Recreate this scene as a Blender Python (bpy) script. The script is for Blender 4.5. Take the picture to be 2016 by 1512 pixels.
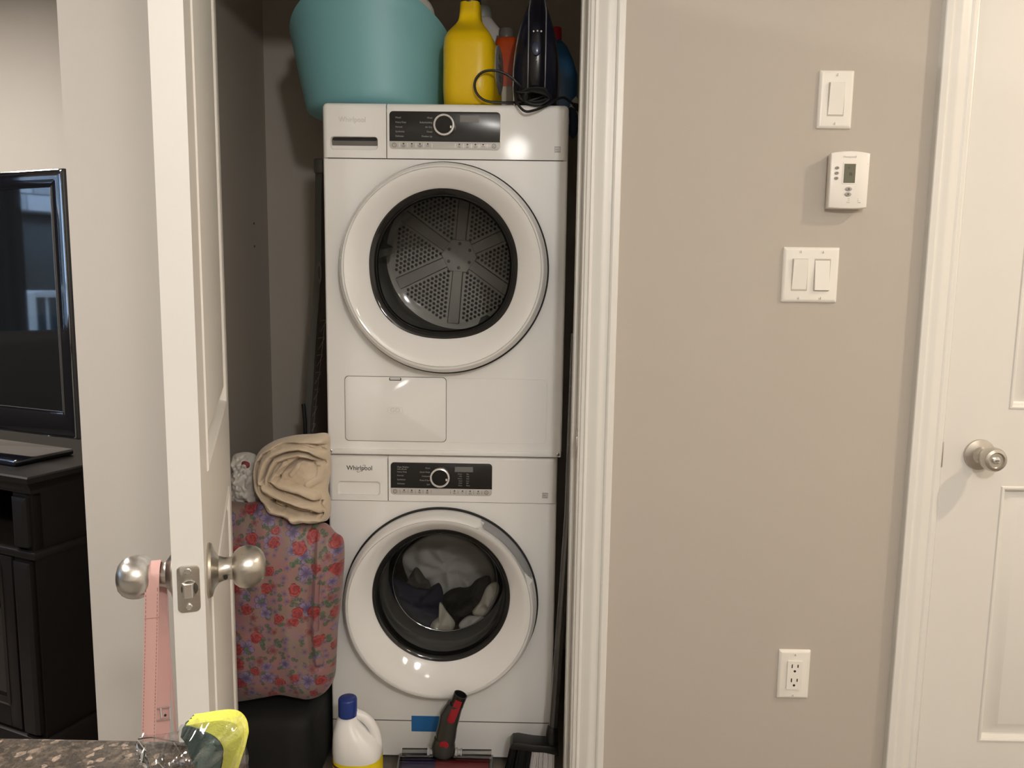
import bpy, bmesh, math, random
from mathutils import Vector, Matrix, noise
random.seed(7)
for o in list(bpy.data.objects): bpy.data.objects.remove(o)
SC = bpy.context.scene; COL = SC.collection
PI = math.pi
# ------------------------------------------------------------------ camera
FPX, PITCH, YAW, ROLL, CZ, CY = 1514.0, .1246, -.0098, .014, 1.2697, -1.6297
fw = Vector((math.sin(YAW)*math.cos(PITCH), math.cos(YAW)*math.cos(PITCH), -math.sin(PITCH)))
rt0 = Vector((math.cos(YAW), -math.sin(YAW), 0)); up0 = rt0.cross(fw)
RT = math.cos(ROLL)*rt0+math.sin(ROLL)*up0; UP = -math.sin(ROLL)*rt0+math.cos(ROLL)*up0
CAM = Vector((0, CY, CZ))
cd = bpy.data.cameras.new('camera'); cam = bpy.data.objects.new('camera', cd); COL.objects.link(cam)
cd.sensor_width = 36; cd.sensor_fit = 'HORIZONTAL'; cd.lens = FPX/2016*36; cd.clip_start = .02
M4 = Matrix((RT, UP, -fw)).transposed().to_4x4(); M4.translation = CAM; cam.matrix_world = M4
SC.camera = cam
def at(u, v, Y):                      # the point at depth Y that the photograph shows at pixel (u, v)
    d = fw+RT*((u-1008)/FPX)+UP*(-(v-756)/FPX)
    return CAM+d*((Y-CY)/d.y)
def atz(u, v, Z):
    d = fw+RT*((u-1008)/FPX)+UP*(-(v-756)/FPX)
    return CAM+d*((Z-CZ)/d.z)
# ------------------------------------------------------------------ world, lamps, exposure
w = bpy.data.worlds.new('world'); SC.world = w; w.use_nodes = True
bg = w.node_tree.nodes['Background']; bg.inputs[0].default_value = (.46, .66, 1.0, 1); bg.inputs[1].default_value = 7.0
def lamp(name, loc, size, watt, col, rot=(0, 0, 0)):
    l = bpy.data.lights.new(name, 'AREA'); l.shape = 'DISK'; l.size = size; l.energy = watt; l.color = col
    o = bpy.data.objects.new(name, l); o.location = loc; o.rotation_euler = rot; COL.objects.link(o); return o
def globe(name, loc, rad, watt, col):
    l = bpy.data.lights.new(name, 'POINT'); l.shadow_soft_size = rad; l.energy = watt; l.color = col
    o = bpy.data.objects.new(name, l); o.location = loc; COL.objects.link(o); return o
NEUT = (1.0, .96, .92)
lamp('ceiling_light_hall', (1.95, -.78, 2.42), .10, 17, (1.0, .81, .62))
globe('pendant_kitchen', (.42, -2.3, 2.04), .075, 43, NEUT)
globe('pendant_island', (-.04, -2.9, 2.15), .075, 3.2, NEUT)
lamp('ceiling_light_corner', (1.4, -3.2, 2.42), .30, 14, (1.0, .84, .66))
lamp('fill_light_living', (-1.9, -1.3, 2.42), .3, 44, (1.0, .95, .90))  # added fill light, out of view; brightens the wall stub left of the closet
lamp('fill_light_lounge', (-2.3, .45, 2.42), .3, 32, (1.0, .94, .89))  # second added fill, unseen; lifts the far wall behind the television
SC.cycles.max_bounces = 14; SC.cycles.diffuse_bounces = 8; SC.cycles.glossy_bounces = 6; SC.cycles.transparent_max_bounces = 16
vs = SC.view_settings
vs.view_transform = 'Standard'; vs.look = 'None'; vs.gamma = 1; vs.use_curve_mapping = False; vs.exposure = 0.38
# ------------------------------------------------------------------ materials
class NT:
    def __init__(s, name):
        s.m = bpy.data.materials.new(name); s.m.use_nodes = True; s.t = s.m.node_tree; s.b = s.t.nodes['Principled BSDF']; s.out = s.t.nodes['Material Output']
    def n(s, typ, **kw):
        x = s.t.nodes.new(typ)
        for k, v in kw.items(): setattr(x, k, v)
        return x
    def l(s, a, b): s.t.links.new(a, b)
    def val(s, sock, v):
        if hasattr(v, 'is_output'): s.l(v, sock)
        else: sock.default_value = v
    def math(s, op, a, b=0.0, c=0.0):
        x = s.n('ShaderNodeMath', operation=op); s.val(x.inputs[0], a); s.val(x.inputs[1], b); s.val(x.inputs[2], c); return x.outputs[0]
    def mix(s, f, a, b):
        x = s.n('ShaderNodeMix', data_type='RGBA'); s.val(x.inputs[0], f)
        s.val(x.inputs[6], a if hasattr(a, 'is_output') else (*a, 1)); s.val(x.inputs[7], b if hasattr(b, 'is_output') else (*b, 1)); return x.outputs[2]
    def ramp(s, f, lo, hi, a=0., b=1.):
        x = s.n('ShaderNodeMapRange'); x.interpolation_type = 'SMOOTHSTEP'
        s.val(x.inputs[0], f); s.val(x.inputs[1], lo); s.val(x.inputs[2], hi); s.val(x.inputs[3], a); s.val(x.inputs[4], b); return x.outputs[0]
    def coord(s): return s.n('ShaderNodeTexCoord').outputs['Object']
    def noise(s, vec, scale, detail=3, rough=.55):
        x = s.n('ShaderNodeTexNoise'); s.l(vec, x.inputs['Vector']); x.inputs['Scale'].default_value = scale; x.inputs['Detail'].default_value = detail; x.inputs['Roughness'].default_value = rough
        return x.outputs['Fac'], x.outputs['Color']
    def bump(s, h, strength, dist=.001):
        x = s.n('ShaderNodeBump'); x.inputs['Strength'].default_value = strength; x.inputs['Distance'].default_value = dist; s.l(h, x.inputs['Height']); s.l(x.outputs[0], s.b.inputs['Normal'])
MATS = {}
def mat(name, col, rough=.5, metal=0., var=.04, bump=0., bscale=300., vscale=8., **kw):
    if name in MATS: return MATS[name]
    t = NT(name); co = t.coord(); f, _ = t.noise(co, vscale)
    c1 = tuple(min(1, c*(1+var)) for c in col); c0 = tuple(c*(1-var) for c in col)
    t.l(t.mix(f, c0, c1), t.b.inputs['Base Color'])
    t.b.inputs['Roughness'].default_value = rough; t.b.inputs['Metallic'].default_value = metal
    for k, v in kw.items(): t.b.inputs[k.replace('_', ' ')].default_value = v
    if bump:
        f2, _ = t.noise(co, bscale, 2); t.bump(f2, bump)
    MATS[name] = t.m; return t.m
def glass(name, tint, f0=.06, rough=.02):
    t = NT(name); t.t.nodes.remove(t.b)
    a = t.n('ShaderNodeBsdfTransparent'); a.inputs[0].default_value = (*tint, 1)
    g = t.n('ShaderNodeBsdfGlossy'); g.inputs['Roughness'].default_value = rough; g.inputs[0].default_value = (.9, .9, .9, 1)
    fr = t.n('ShaderNodeFresnel'); fr.inputs[0].default_value = (1+math.sqrt(f0))/(1-math.sqrt(f0))
    m = t.n('ShaderNodeMixShader'); t.l(fr.outputs[0], m.inputs[0]); t.l(a.outputs[0], m.inputs[1]); t.l(g.outputs[0], m.inputs[2]); t.l(m.outputs[0], t.out.inputs[0])
    MATS[name] = t.m; return t.m
def dull_glass(name, tint, refl, rough):
    t = NT(name); t.t.nodes.remove(t.b)
    a = t.n('ShaderNodeBsdfTransparent'); a.inputs[0].default_value = (*tint, 1)
    g = t.n('ShaderNodeBsdfGlossy'); g.inputs['Roughness'].default_value = rough
    m = t.n('ShaderNodeMixShader'); m.inputs[0].default_value = refl; t.l(a.outputs[0], m.inputs[1]); t.l(g.outputs[0], m.inputs[2]); t.l(m.outputs[0], t.out.inputs[0])
    MATS[name] = t.m; return t.m
WALL = mat('wall_paint', (.45, .41, .36), .75, var=.025, bump=.12, bscale=420, vscale=3)
CEIL = mat('ceiling_paint', (.78, .76, .72), .9)
FLOOR = mat('floor_vinyl', (.19, .165, .14), .45, var=.15, vscale=14)
TRIM = mat('trim_gloss_white', (.70, .69, .655), .35, var=.015, vscale=20)
DOORW = mat('door_white', (.69, .675, .64), .42, var=.02, bump=.05, bscale=260)
APPL = mat('appliance_white', (.84, .835, .815), .38, var=.012)
APPL2 = mat('appliance_white_plastic', (.84, .835, .815), .07, var=.012)
APPLG = mat('appliance_silver_strip', (.52, .505, .475), .35)
BLACKG = mat('gloss_black', (.006, .006, .006), .08)
BLACKP = mat('black_plastic', (.012, .012, .012), .38)
DARKGAP = mat('dark_gap', (.01, .01, .01), .7)
RUBBER = mat('grey_rubber', (.13, .13, .125), .35)
CHROME = mat('chrome', (.75, .74, .72), .18, 1)
PANELK = mat('panel_black', (.010, .010, .010), .24)
SILVER = mat('satin_silver', (.80, .79, .77), .25, .35)
LCD = mat('grey_display', (.17, .17, .165), .2)
PRINTW = mat('pale_print', (.30, .30, .29), .5)
PRINTD = mat('dark_print', (.015, .013, .012), .5)
PRINTG = mat('grey_print', (.27, .26, .25), .5)
PRINTF = mat('faint_print', (.56, .54, .51), .4)
STEEL = mat('drum_steel', (.34, .33, .31), .42, .75)
def brushed():
    t = NT('brushed_nickel'); co = t.coord(); mp = t.n('ShaderNodeMapping'); mp.inputs['Scale'].default_value = (900, 40, 900); t.l(co, mp.inputs[0])
    f, _ = t.noise(mp.outputs[0], 1.5, 2); t.l(t.mix(f, (.50, .47, .42), (.60, .57, .52)), t.b.inputs['Base Color'])
    t.b.inputs['Metallic'].default_value = 1; t.l(t.math('MULTIPLY_ADD', f, .12, .24), t.b.inputs['Roughness']); t.b.inputs['Anisotropic'].default_value = .5
    return t.m
NICKEL = brushed()
# ------------------------------------------------------------------ mesh helpers
class B:
    """collects shapes of one part"""
    def __init__(s): s.bm = bmesh.new(); s.mi = 0
    def _new(s, vs, fs):
        V = [s.bm.verts.new(v) for v in vs]
        for f in fs:
            try: F = s.bm.faces.new([V[i] for i in f]); F.material_index = s.mi
            except ValueError: pass
        return V
    def box(s, x0, x1, y0, y1, z0, z1, bev=0, seg=2):
        t = bmesh.new(); bmesh.ops.create_cube(t, size=1)
        for v in t.verts: v.co = Vector(((x0+x1)/2+v.co.x*(x1-x0), (y0+y1)/2+v.co.y*(y1-y0), (z0+z1)/2+v.co.z*(z1-z0)))
        if bev: bmesh.ops.bevel(t, geom=t.edges[:], offset=bev, segments=seg, profile=.5, affect='EDGES')
        return s.merge(t)
    def merge(s, t):
        t.verts.index_update(); s._new([v.co.copy() for v in t.verts], [[v.index for v in f.verts] for f in t.faces]); t.free(); return s
    def loft(s, rings, cap0=True, cap1=True, closed=True):
        n = len(rings[0]); vs = [p for r in rings for p in r]; fs = []
        for i in range(len(rings)-1):
            for j in range(n if closed else n-1):
                k = (j+1) % n; fs.append((i*n+j, i*n+k, (i+1)*n+k, (i+1)*n+j))
        if cap0: fs.append(tuple(range(n))[::-1])
        if cap1: fs.append(tuple((len(rings)-1)*n+j for j in range(n)))
        s._new(vs, fs); return s
    def lathe(s, prof, c=(0, 0, 0), axis='Y', n=48, cap=True, shape=None, a0=0):
        """prof: (radius, height along axis)"""
        rings = []
        for r, h in prof:
            R = []
            for j in range(n):
                a = 2*PI*j/n+a0; k = shape(a, r, h) if shape else 1
                x, z = r*k*math.cos(a), r*k*math.sin(a)
                R.append(Vector(c)+Vector({'Y': (x, h, z), 'Z': (x, z, h), 'X': (h, x, z)}[axis]))
            rings.append(R)
        return s.loft(rings, cap, cap)
    def tube(s, pts, r, n=10, cap=True):
        pts = [Vector(p) for p in pts]; rings = []; up = None
        for i, p in enumerate(pts):
            d = (pts[min(i+1, len(pts)-1)]-pts[max(i-1, 0)]).normalized()
            if up is None:
                up = Vector((0, 0, 1)) if abs(d.z) < .9 else Vector((1, 0, 0))
            a = d.cross(up)
            if a.length < 1e-4: a = d.cross(Vector((0, 1, .3)))
            a.normalize(); b = a.cross(d).normalized(); up = b
            rr = r[i] if isinstance(r, (list, tuple)) else r
            rings.append([p+(a*math.cos(2*PI*j/n)+b*math.sin(2*PI*j/n))*rr for j in range(n)])
        return s.loft(rings, cap, cap)
    def prism(s, poly, y0, y1, bev=0):
        """poly in (x,z), extruded along y"""
        t = bmesh.new(); n = len(poly)
        A = [t.verts.new((p[0], y0, p[1])) for p in poly]; Bv = [t.verts.new((p[0], y1, p[1])) for p in poly]
        F = t.faces.new(A); t.faces.new(Bv[::-1])
        for i in range(n): t.faces.new((A[i], Bv[i], Bv[(i+1) % n], A[(i+1) % n]))
        bmesh.ops.recalc_face_normals(t, faces=t.faces[:])
        if bev: bmesh.ops.bevel(t, geom=[e for e in F.edges], offset=bev, segments=2, profile=.5, affect='EDGES')
        return s.merge(t)
    def xf(s, m):
        bmesh.ops.transform(s.bm, matrix=m, verts=s.bm.verts[:]); return s
    def mesh(s, name, mats, angle=35, recalc=True):
        if recalc: bmesh.ops.recalc_face_normals(s.bm, faces=s.bm.faces[:])
        me = bpy.data.meshes.new(name); s.bm.to_mesh(me); s.bm.free()
        for m in (mats if isinstance(mats, (list, tuple)) else [mats]): me.materials.append(m)
        me.polygons.foreach_set('use_smooth', [True]*len(me.polygons)); me.set_sharp_from_angle(angle=math.radians(angle)); me.update()
        return me
    def obj(s, name, mats, parent=None, angle=35, **props):
        return link(name, s.mesh(name, mats, angle), parent, **props)
def link(name, me, parent=None, **props):
    o = bpy.data.objects.new(name, me); COL.objects.link(o)
    if parent is not None:
        o.parent = parent
        if not parent.get('_local') and parent.type == 'EMPTY': o.matrix_parent_inverse = Matrix.Translation(-parent.location)
        elif parent.type != 'EMPTY':        # sub-part: same frame as its part
            pass
    for k, v in props.items(): o[k] = v
    return o
LOCALS = set()
def thing(name, label, cat, loc=(0, 0, 0), rotz=None, group=None, kind=None):
    o = bpy.data.objects.new(name, None); COL.objects.link(o); o.location = loc; o.empty_display_size = .05
    if rotz is not None: o.rotation_euler = (0, 0, rotz); o['_local'] = 1
    if label: o['label'] = label
    if cat: o['category'] = cat
    if group: o['group'] = group
    if kind: o['kind'] = kind
    return o
def struct(name, b, m, label=None, angle=35): 
    o = b.obj(name, m, None, angle, kind='structure')
    if label: o['label'] = label
    return o
def rrect(x0, x1, z0, z1, r, n=6):
    P = []
    for cx, cz, a0 in ((x1-r, z1-r, 0), (x0+r, z1-r, PI/2), (x0+r, z0+r, PI), (x1-r, z0+r, 1.5*PI)):
        for i in range(n+1):
            a = a0+PI/2*i/n; P.append((cx+r*math.cos(a), cz+r*math.sin(a)))
    return P
def bez(pts, n=8):
    """Catmull-Rom through points"""
    P = [Vector(p) for p in pts]; out = []
    for i in range(len(P)-1):
        p0, p1, p2, p3 = P[max(i-1, 0)], P[i], P[i+1], P[min(i+2, len(P)-1)]
        for k in range(n):
            t = k/n; out.append(.5*((2*p1)+(p2-p0)*t+(2*p0-5*p1+4*p2-p3)*t*t+(3*p1-p0-3*p2+p3)*t**3))
    out.append(P[-1]); return out
def text_part(name, items, m, parent, depth=.0003, rot=None):
    """items: (string, x, y, z, size, align[, xscale]); letters stand facing -Y"""
    b = B()
    for it in items:
        s, x, y, z, size, al = it[:6]; xs = it[6] if len(it) > 6 else 1
        cu = bpy.data.curves.new('t', 'FONT'); cu.body = s; cu.size = size; cu.align_x = al; cu.align_y = 'CENTER'; cu.extrude = depth/2; cu.resolution_u = 3
        ob = bpy.data.objects.new('t', cu); COL.objects.link(ob)
        me = bpy.data.meshes.new_from_object(ob.evaluated_get(bpy.context.evaluated_depsgraph_get()))
        t = bmesh.new(); t.from_mesh(me)
        bmesh.ops.transform(t, matrix=Matrix.Translation((x, y, z)) @ (rot or Matrix()) @ Matrix.Rotation(PI/2, 4, 'X') @ Matrix.Diagonal((xs, 1, 1, 1)), verts=t.verts[:])
        b.merge(t); bpy.data.objects.remove(ob); bpy.data.curves.remove(cu); bpy.data.meshes.remove(me)
    o = b.obj(name, m, parent, 20)
    if len(items) > 1: o['kind'] = 'stuff'
    return o
def plate_hole(b, x0, x1, z0, z1, cx, cz, rad, y, n=96, shape=None):
    """front plate in the plane y with a round hole"""
    inn, outp = [], []
    for j in range(n):
        a = 2*PI*j/n+PI/4; c, s_ = math.cos(a), math.sin(a); k = shape(a, rad, 0) if shape else 1
        inn.append(Vector((cx+rad*k*c, y, cz+rad*k*s_)))
        t = min(((x1-cx)/c if c > 1e-9 else (x0-cx)/c if c < -1e-9 else 1e9), ((z1-cz)/s_ if s_ > 1e-9 else (z0-cz)/s_ if s_ < -1e-9 else 1e9))
        outp.append(Vector((cx+t*c, y, cz+t*s_)))
    for X, Z in ((x0, z0), (x1, z0), (x1, z1), (x0, z1)):   # snap to the corners
        k = min(range(n), key=lambda i: (outp[i]-Vector((X, y, Z))).length); outp[k] = Vector((X, y, Z))
    b.loft([outp, inn], False, False)
# ------------------------------------------------------------------ the room
WT = .115                                        # wall thickness
XL, XJL, XJR, XCR = -.9485, -.67, .127, .25      # corner of the stub, closet jambs, closet right wall
D2L, D2R = .909, 1.67                            # right-hand door opening
CH, DH = 2.44, 2.05
b = B(); b.box(-4.3, 2.7, -4.4, 1.7, -.05, 0); struct('floor', b, FLOOR)
b = B(); b.box(-4.3, 2.7, -4.4, 1.7, CH, CH+.05); struct('ceiling', b, CEIL)
b = B()
b.box(XL, XJL-.018, 0, WT, 0, CH); b.box(XJR+.018, D2L-.018, 0, WT, 0, CH); b.box(D2R+.018, 2.6, 0, WT, 0, CH)
b.box(XJL-.018, XJR+.018, 0, WT, DH+.018, CH); b.box(D2L-.018, D2R+.018, 0, WT, DH+.018, CH)
struct('wall_front', b, WALL)
b = B(); b.box(XL, XL+.105, WT, 1.6, 0, CH); struct('wall_closet_left', b, WALL)
b = B(); b.box(XL+.105, XCR+.1, .96, 1.06, 0, CH); struct('wall_closet_back', b, WALL)
b = B(); b.box(XCR, XCR+.1, WT, .96, 0, CH); struct('wall_closet_right', b, WALL)
b = B(); b.box(-4.2, XL, 1.6, 1.7, 0, CH); struct('wall_back', b, WALL)
b = B(); b.box(2.6, 2.7, -4.3, WT, 0, CH); struct('wall_right', b, CEIL)
b = B(); b.box(-4.2, 2.6, -4.4, -4.3, 0, CH); struct('wall_rear', b, CEIL)
b = B()
WY0, WY1, WZ0, WZ1 = -2.3, -.20, .1, 2.15
b.box(-4.3, -4.2, -4.3, WY0, 0, CH); b.box(-4.3, -4.2, WY1, 1.6, 0, CH); b.box(-4.3, -4.2, WY0, WY1, 0, WZ0); b.box(-4.3, -4.2, WY0, WY1, WZ1, CH)
struct('wall_left', b, WALL)
win = thing('window_1', None, None, (-4.25, WY0, WZ0), kind='structure')
b = B()
for y0, y1 in ((WY0, WY0+.06), (WY1-.05, WY1), ((WY0+WY1)/2-.2, (WY0+WY1)/2-.14)): b.box(-4.28, -4.2, y0, y1, WZ0, WZ1, .004)
b.box(-4.28, -4.2, WY0, WY1, WZ0, WZ0+.06, .004); b.box(-4.28, -4.2, WY0, WY1, WZ1-.06, WZ1, .004)
b.obj('window_frame', TRIM, win, kind='structure')
b = B(); b.box(-4.245, -4.24, WY0+.03, WY1-.03, WZ0+.03, WZ1-.03); b.obj('pane', glass('window_glass', (.95, .97, .97), .04), win, kind='structure')
# casing profile: u across from the outer edge, t out of the wall
CAS = [(0, 0), (0, .0155), (.0015, .0175), (.013, .0180), (.0165, .0165), (.0185, .0135), (.024, .0130), (.031, .0150), (.038, .0140), (.046, .0105), (.054, .0088), (.0575, .0100), (.060, .0098), (.0625, .0072), (.0685, .0065), (.0700, .0050), (.0700, 0)]
def casing(b, xo, sgn, z0, z1):
    b.loft([[Vector((xo+sgn*u, -t, z)) for u, t in CAS] for z in (z0, z1)], True, True)
b = B()
casing(b, .2014, -1, 0, DH+.07); casing(b, XJL-.0744, 1, 0, DH+.07)
b.loft([[Vector((x, -t, DH+.0744-u)) for u, t in CAS] for x in (XJL-.0744, .2014)], True, True)
b.box(XJR, XJR+.018, -.002, WT+.002, 0, DH, .0015); b.box(XJL-.018, XJL, -.002, WT+.002, 0, DH, .0015); b.box(XJL-.018, XJR+.018, -.002, WT+.002, DH, DH+.018, .0015)
b.box(XJR-.010, XJR, .040, .075, 0, DH, .002); b.box(XJL, XJL+.010, .040, .075, 0, DH, .002); b.box(XJL, XJR, .040, .075, DH-.01, DH, .002)
t1 = struct('trim_1', b, TRIM, 'white moulded casing and jamb around the closet opening', 25)
b = B(); sp = at(1137, 873, .02)
b.box(XJR-.0012, XJR, .004, .034, sp.z-.030, sp.z+.030, .0005); b.box(XJR-.003, XJR, .0, .006, sp.z-.018, sp.z+.018, .001)
b.obj('strike_plate', NICKEL, t1, label='brushed metal strike plate')
b = B()
casing(b, .834, 1, 0, DH+.07); casing(b, D2R+.075, -1, 0, DH+.07)
b.loft([[Vector((x, -t, DH+.0744-u)) for u, t in CAS] for x in (.834, D2R+.075)], True, True)
b.box(D2L-.018, D2L, -.002, WT+.002, 0, DH, .0015); b.box(D2R, D2R+.018, -.002, WT+.002, 0, DH, .0015); b.box(D2L-.018, D2R+.018, -.002, WT+.002, DH, DH+.018, .0015)
t2 = struct('trim_2', b, TRIM, 'white moulded casing beside the closed door', 25)
b = B(); s2 = at(1857, 880, .0); b.box(D2L-.001, D2L+.0012, -.003, .004, .90, .955, .0004); b.obj('strike_plate', NICKEL, t2)
# ------------------------------------------------------------------ panelled doors (local frame: x along the door, y through it)
PANELS = [(.256, .847), (1.015, 1.90)]
def door_face(b, W, H, y, sgn, stile):
    xs = (0, stile, W-stile, W)
    def q(x0, x1, z0, z1): b._new([(x0, y, z0), (x1, y, z0), (x1, y, z1), (x0, y, z1)], [(0, 1, 2, 3)])
    zs = [0]+[z for p in PANELS for z in p]+[H]
    for i in range(len(zs)-1):
        q(0, stile, zs[i], zs[i+1]); q(W-stile, W, zs[i], zs[i+1])
        if i % 2 == 0: q(stile, W-stile, zs[i], zs[i+1])
    for z0, z1 in PANELS:
        R = []
        for ins, d in ((0, 0), (.0022, -.0022), (.0055, -.0026), (.0085, -.0008), (.0125, .0115), (.0150, .0130), (.0165, .0128), (.042, .0012), (.044, .0008)):
            R.append([Vector((stile+ins, y+sgn*d, z0+ins)), Vector((W-stile-ins, y+sgn*d, z0+ins)), Vector((W-stile-ins, y+sgn*d, z1-ins)), Vector((stile+ins, y+sgn*d, z1-ins))])
        b.loft(R, False, True)
def door_slab(W, H, T, stile):
    b = B(); door_face(b, W, H, 0, -1, stile); door_face(b, W, H, -T, 1, stile)
    for P in ([(0, 0), (W, 0), (W, H), (0, H)],):
        for i in range(4):
            (xa, za), (xb, zb) = P[i], P[(i+1) % 4]; b._new([(xa, 0, za), (xb, 0, zb), (xb, -T, zb), (xa, -T, za)], [(0, 1, 2, 3)])
    bmesh.ops.remove_doubles(b.bm, verts=b.bm.verts[:], dist=1e-5)
    return b
KNOB = [(0, 0), (.0335, 0), (.0345, .002), (.0325, .005), (.024, .0075), (.0165, .013), (.0145, .019), (.0140, .026), (.0150, .029), (.0205, .0315), (.0250, .0370), (.0268, .0440), (.0266, .0510), (.0250, .0570), (.0215, .0625), (.0160, .0668), (.0085, .0690), (0, .0695)]
W1, T1 = .81, .035
hinge = (XJL+.041, .006, .012)
d1 = thing('door_1', 'white panelled closet door standing open with a knob on both faces', None, hinge, math.atan2(-.947, .3215), kind='structure')
door_slab(W1, 2.03, T1, .108).obj('slab', DOORW, d1, 30, kind='structure')
KZ, KX = .911-.012, W1-.063
for sgn, y0 in ((1, 0), (-1, -T1)):
    b = B(); b.lathe([(r, sgn*h) for r, h in KNOB], (KX, y0, KZ), 'Y', 56)
    k = b.obj('door_knob', NICKEL, d1, 30, label='brushed nickel round knob')
    if sgn > 0:
        b = B(); b.lathe([(0, 0), (.0028, 0), (.0028, .0012), (0, .0012)], (KX+.0142, .021, KZ-.006), 'X', 16); b.obj('release_hole', BLACKP, k)
lp = B(); zc = at(376, 1158, -.765).z-.012
lp.prism(rrect(-.0125, .0125, -.0285, .0285, .006), .0016, -.0008, .0006); lp.xf(Matrix.Translation((W1, -T1/2, zc)) @ Matrix.Rotation(-PI/2, 4, 'Z'))
latch = lp.obj('latch_plate', NICKEL, d1, 30)
b = B()
for dz in (-.0215, .0215):
    b.lathe([(.0038, .0003), (.0038, .0014), (.003, .0020), (0, .0020)], (0, 0, dz), 'Y', 18)
b.xf(Matrix.Translation((W1, -T1/2, zc)) @ Matrix.Rotation(-PI/2, 4, 'Z')); b.xf(Matrix.Translation((.0012, 0, 0))); b.obj('screw', CHROME, latch)
b = B(); b.lathe([(.0095, -.0), (.0095, .0011), (.0085, .0014), (0, .0014)], (0, 0, 0), 'X', 24); b.xf(Matrix.Translation((W1+.0008, -T1/2+.001, zc+.0005)))
b.obj('bolt_bore', mat('bore_dark', (.10, .09, .08), .4, .8), latch)
b = B(); b.loft([[Vector((W1, -T1/2-.008, zc+z)), Vector((W1, -T1/2+.008, zc+z)), Vector((W1+.009, -T1/2+.004, zc+z)), Vector((W1+.010, -T1/2-.004, zc+z))] for z in (-.008, .008)]); b.obj('latch_bolt', CHROME, latch)
D2 = thing('door_2', 'closed off-white panelled door at the right edge with keyed knob', None, (D2L+.003, .004, .012), 0., kind='structure')
b = door_slab(D2R-D2L-.006, 2.03, T1, .132); b.xf(Matrix.Translation((0, T1, 0))); b.obj('slab', DOORW, D2, 30, kind='structure')
kp = at(1950, 897, -.035)
b = B(); kx2 = at(1930, 893, .0).x-D2L-.003; kz2 = .928-.012
K2 = [(0, 0), (.0325, 0), (.0335, .002), (.0325, .0045), (.024, .0075), (.0185, .009), (.0160, .013), (.0135, .018), (.0132, .026), (.0150, .030), (.0205, .033), (.0240, .039), (.0255, .047), (.0250, .056), (.0225, .0605), (.0170, .0625), (.0150, .0600), (.0145, .0590), (0, .0590)]
b.lathe([(r, -h) for r, h in K2], (kx2, 0, kz2), 'Y', 56); k2 = b.obj('door_knob', NICKEL, D2, 30, label='brushed nickel knob with centre lock button')
b = B(); b.lathe([(.0075, -.058), (.0075, -.0625), (.006, -.0635), (0, -.0635)], (kx2, 0, kz2), 'Y', 24); b.obj('lock_button', CHROME, k2)
b = B(); b.box(kx2-.0042, kx2+.0042, -.0640, -.0632, kz2-.0009, kz2+.0009); b.obj('slot', BLACKP, k2)
# wall anchors in the closet
for i, (u, v) in enumerate(((502, 440), (503, 485))):
    b = B(); b.lathe([(.004, 0), (.004, .0012), (.0015, .0016), (0, .0016)], (-.8435, .825, (1.459, 1.388)[i]), 'X', 12)
    o = b.obj('wall_anchor', BLACKP); o['label'] = ('upper', 'lower')[i]+' small black anchor hole in the closet side wall'; o['category'] = 'anchor'; o['group'] = 'anchors in the closet side wall'
# ------------------------------------------------------------------ wall plates
PLATE = mat('plate_white', (.78, .755, .70), .3, var=.01)
def plate(parent, cx, cz, W, H, holes, name='cover_plate'):
    b = B(); R = []
    for ins, y in ((0, 0), (0, -.002), (.0012, -.0038), (.0045, -.0062), (.0065, -.0066)):
        R.append([Vector((x, y, z)) for x, z in rrect(cx-W/2+ins, cx+W/2-ins, cz-H/2+ins, cz+H/2-ins, .002, 3)])
    b.loft(R, True, True); p = b.obj(name, PLATE, parent, 50)
    return p
def screws(parent, pts):
    for x, z in pts:
        b = B(); b.lathe([(.0030, -.0064), (.0030, -.0074), (.0022, -.0079), (0, -.0079)], (x, 0, z), 'Y', 16); s = b.obj('plate_screw', PLATE, parent)
        b = B(); b.box(x-.0004, x+.0004, -.0083, -.0077, z-.0026, z+.0026); b.obj('screw_slot', mat('slot_grey', (.25, .23, .20), .5), s)
def rocker(parent, cx, cz, up, k=1.):
    b = B(); W, H = .0335, .0665
    b.prism(rrect(cx-W/2, cx+W/2, cz-H/2, cz+H/2, .0012, 2), -.0062, -.0069)
    f = b.obj('rocker_frame', mat('joint_shadow', (.45, .42, .37), .5), parent)
    hw, hh = .0150, .0318; b = B()
    yt, ym, yb = (-.0068, -.0100, -.0125) if not up else (-.0125, -.0100, -.0068)
    pr = [(-hh, yb+.001), (-hh+.001, yb), (0, ym), (hh-.001, yt), (hh, yt+.001)]
    b.loft([[Vector((x, y, cz+z)) for z, y in pr]+[Vector((x, -.006, cz+hh)), Vector((x, -.006, cz-hh))] for x in (cx-hw, cx+hw)])
    b.obj('rocker', PLATE, parent, 20)
def switch(cx, cz, gang, ups, label):
    t = thing('light_switch', label, 'switch', (cx, 0, cz-.057), group='switch plates on the wall')
    plate(t, cx, cz, .070 if gang == 1 else .116, .114, None)
    for i in range(gang):
        x = cx+(i-(gang-1)/2)*.046
        screws(t, ((x, cz+.0475), (x, cz-.0475))); rocker(t, x, cz, ups[i])
switch(.6319, 1.6571, 1, (True,), 'single white rocker switch plate, topmost on the beige wall')
switch(.6025, 1.3046, 2, (True, False), 'double white rocker switch plate below the thermostat')
cx, cz = .6202, .4244
t = thing('wall_outlet', 'white duplex power outlet low on the beige wall', 'outlet', (cx, 0, cz-.057)); plate(t, cx, cz, .070, .114, None); screws(t, ((cx, cz+.0475), (cx, cz-.0475)))
b = B(); b.prism(rrect(cx-.0165, cx+.0165, cz-.0332, cz+.0332, .002, 3), -.006, -.0095, .0012); rec = b.obj('receptacle', PLATE, t)
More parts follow.
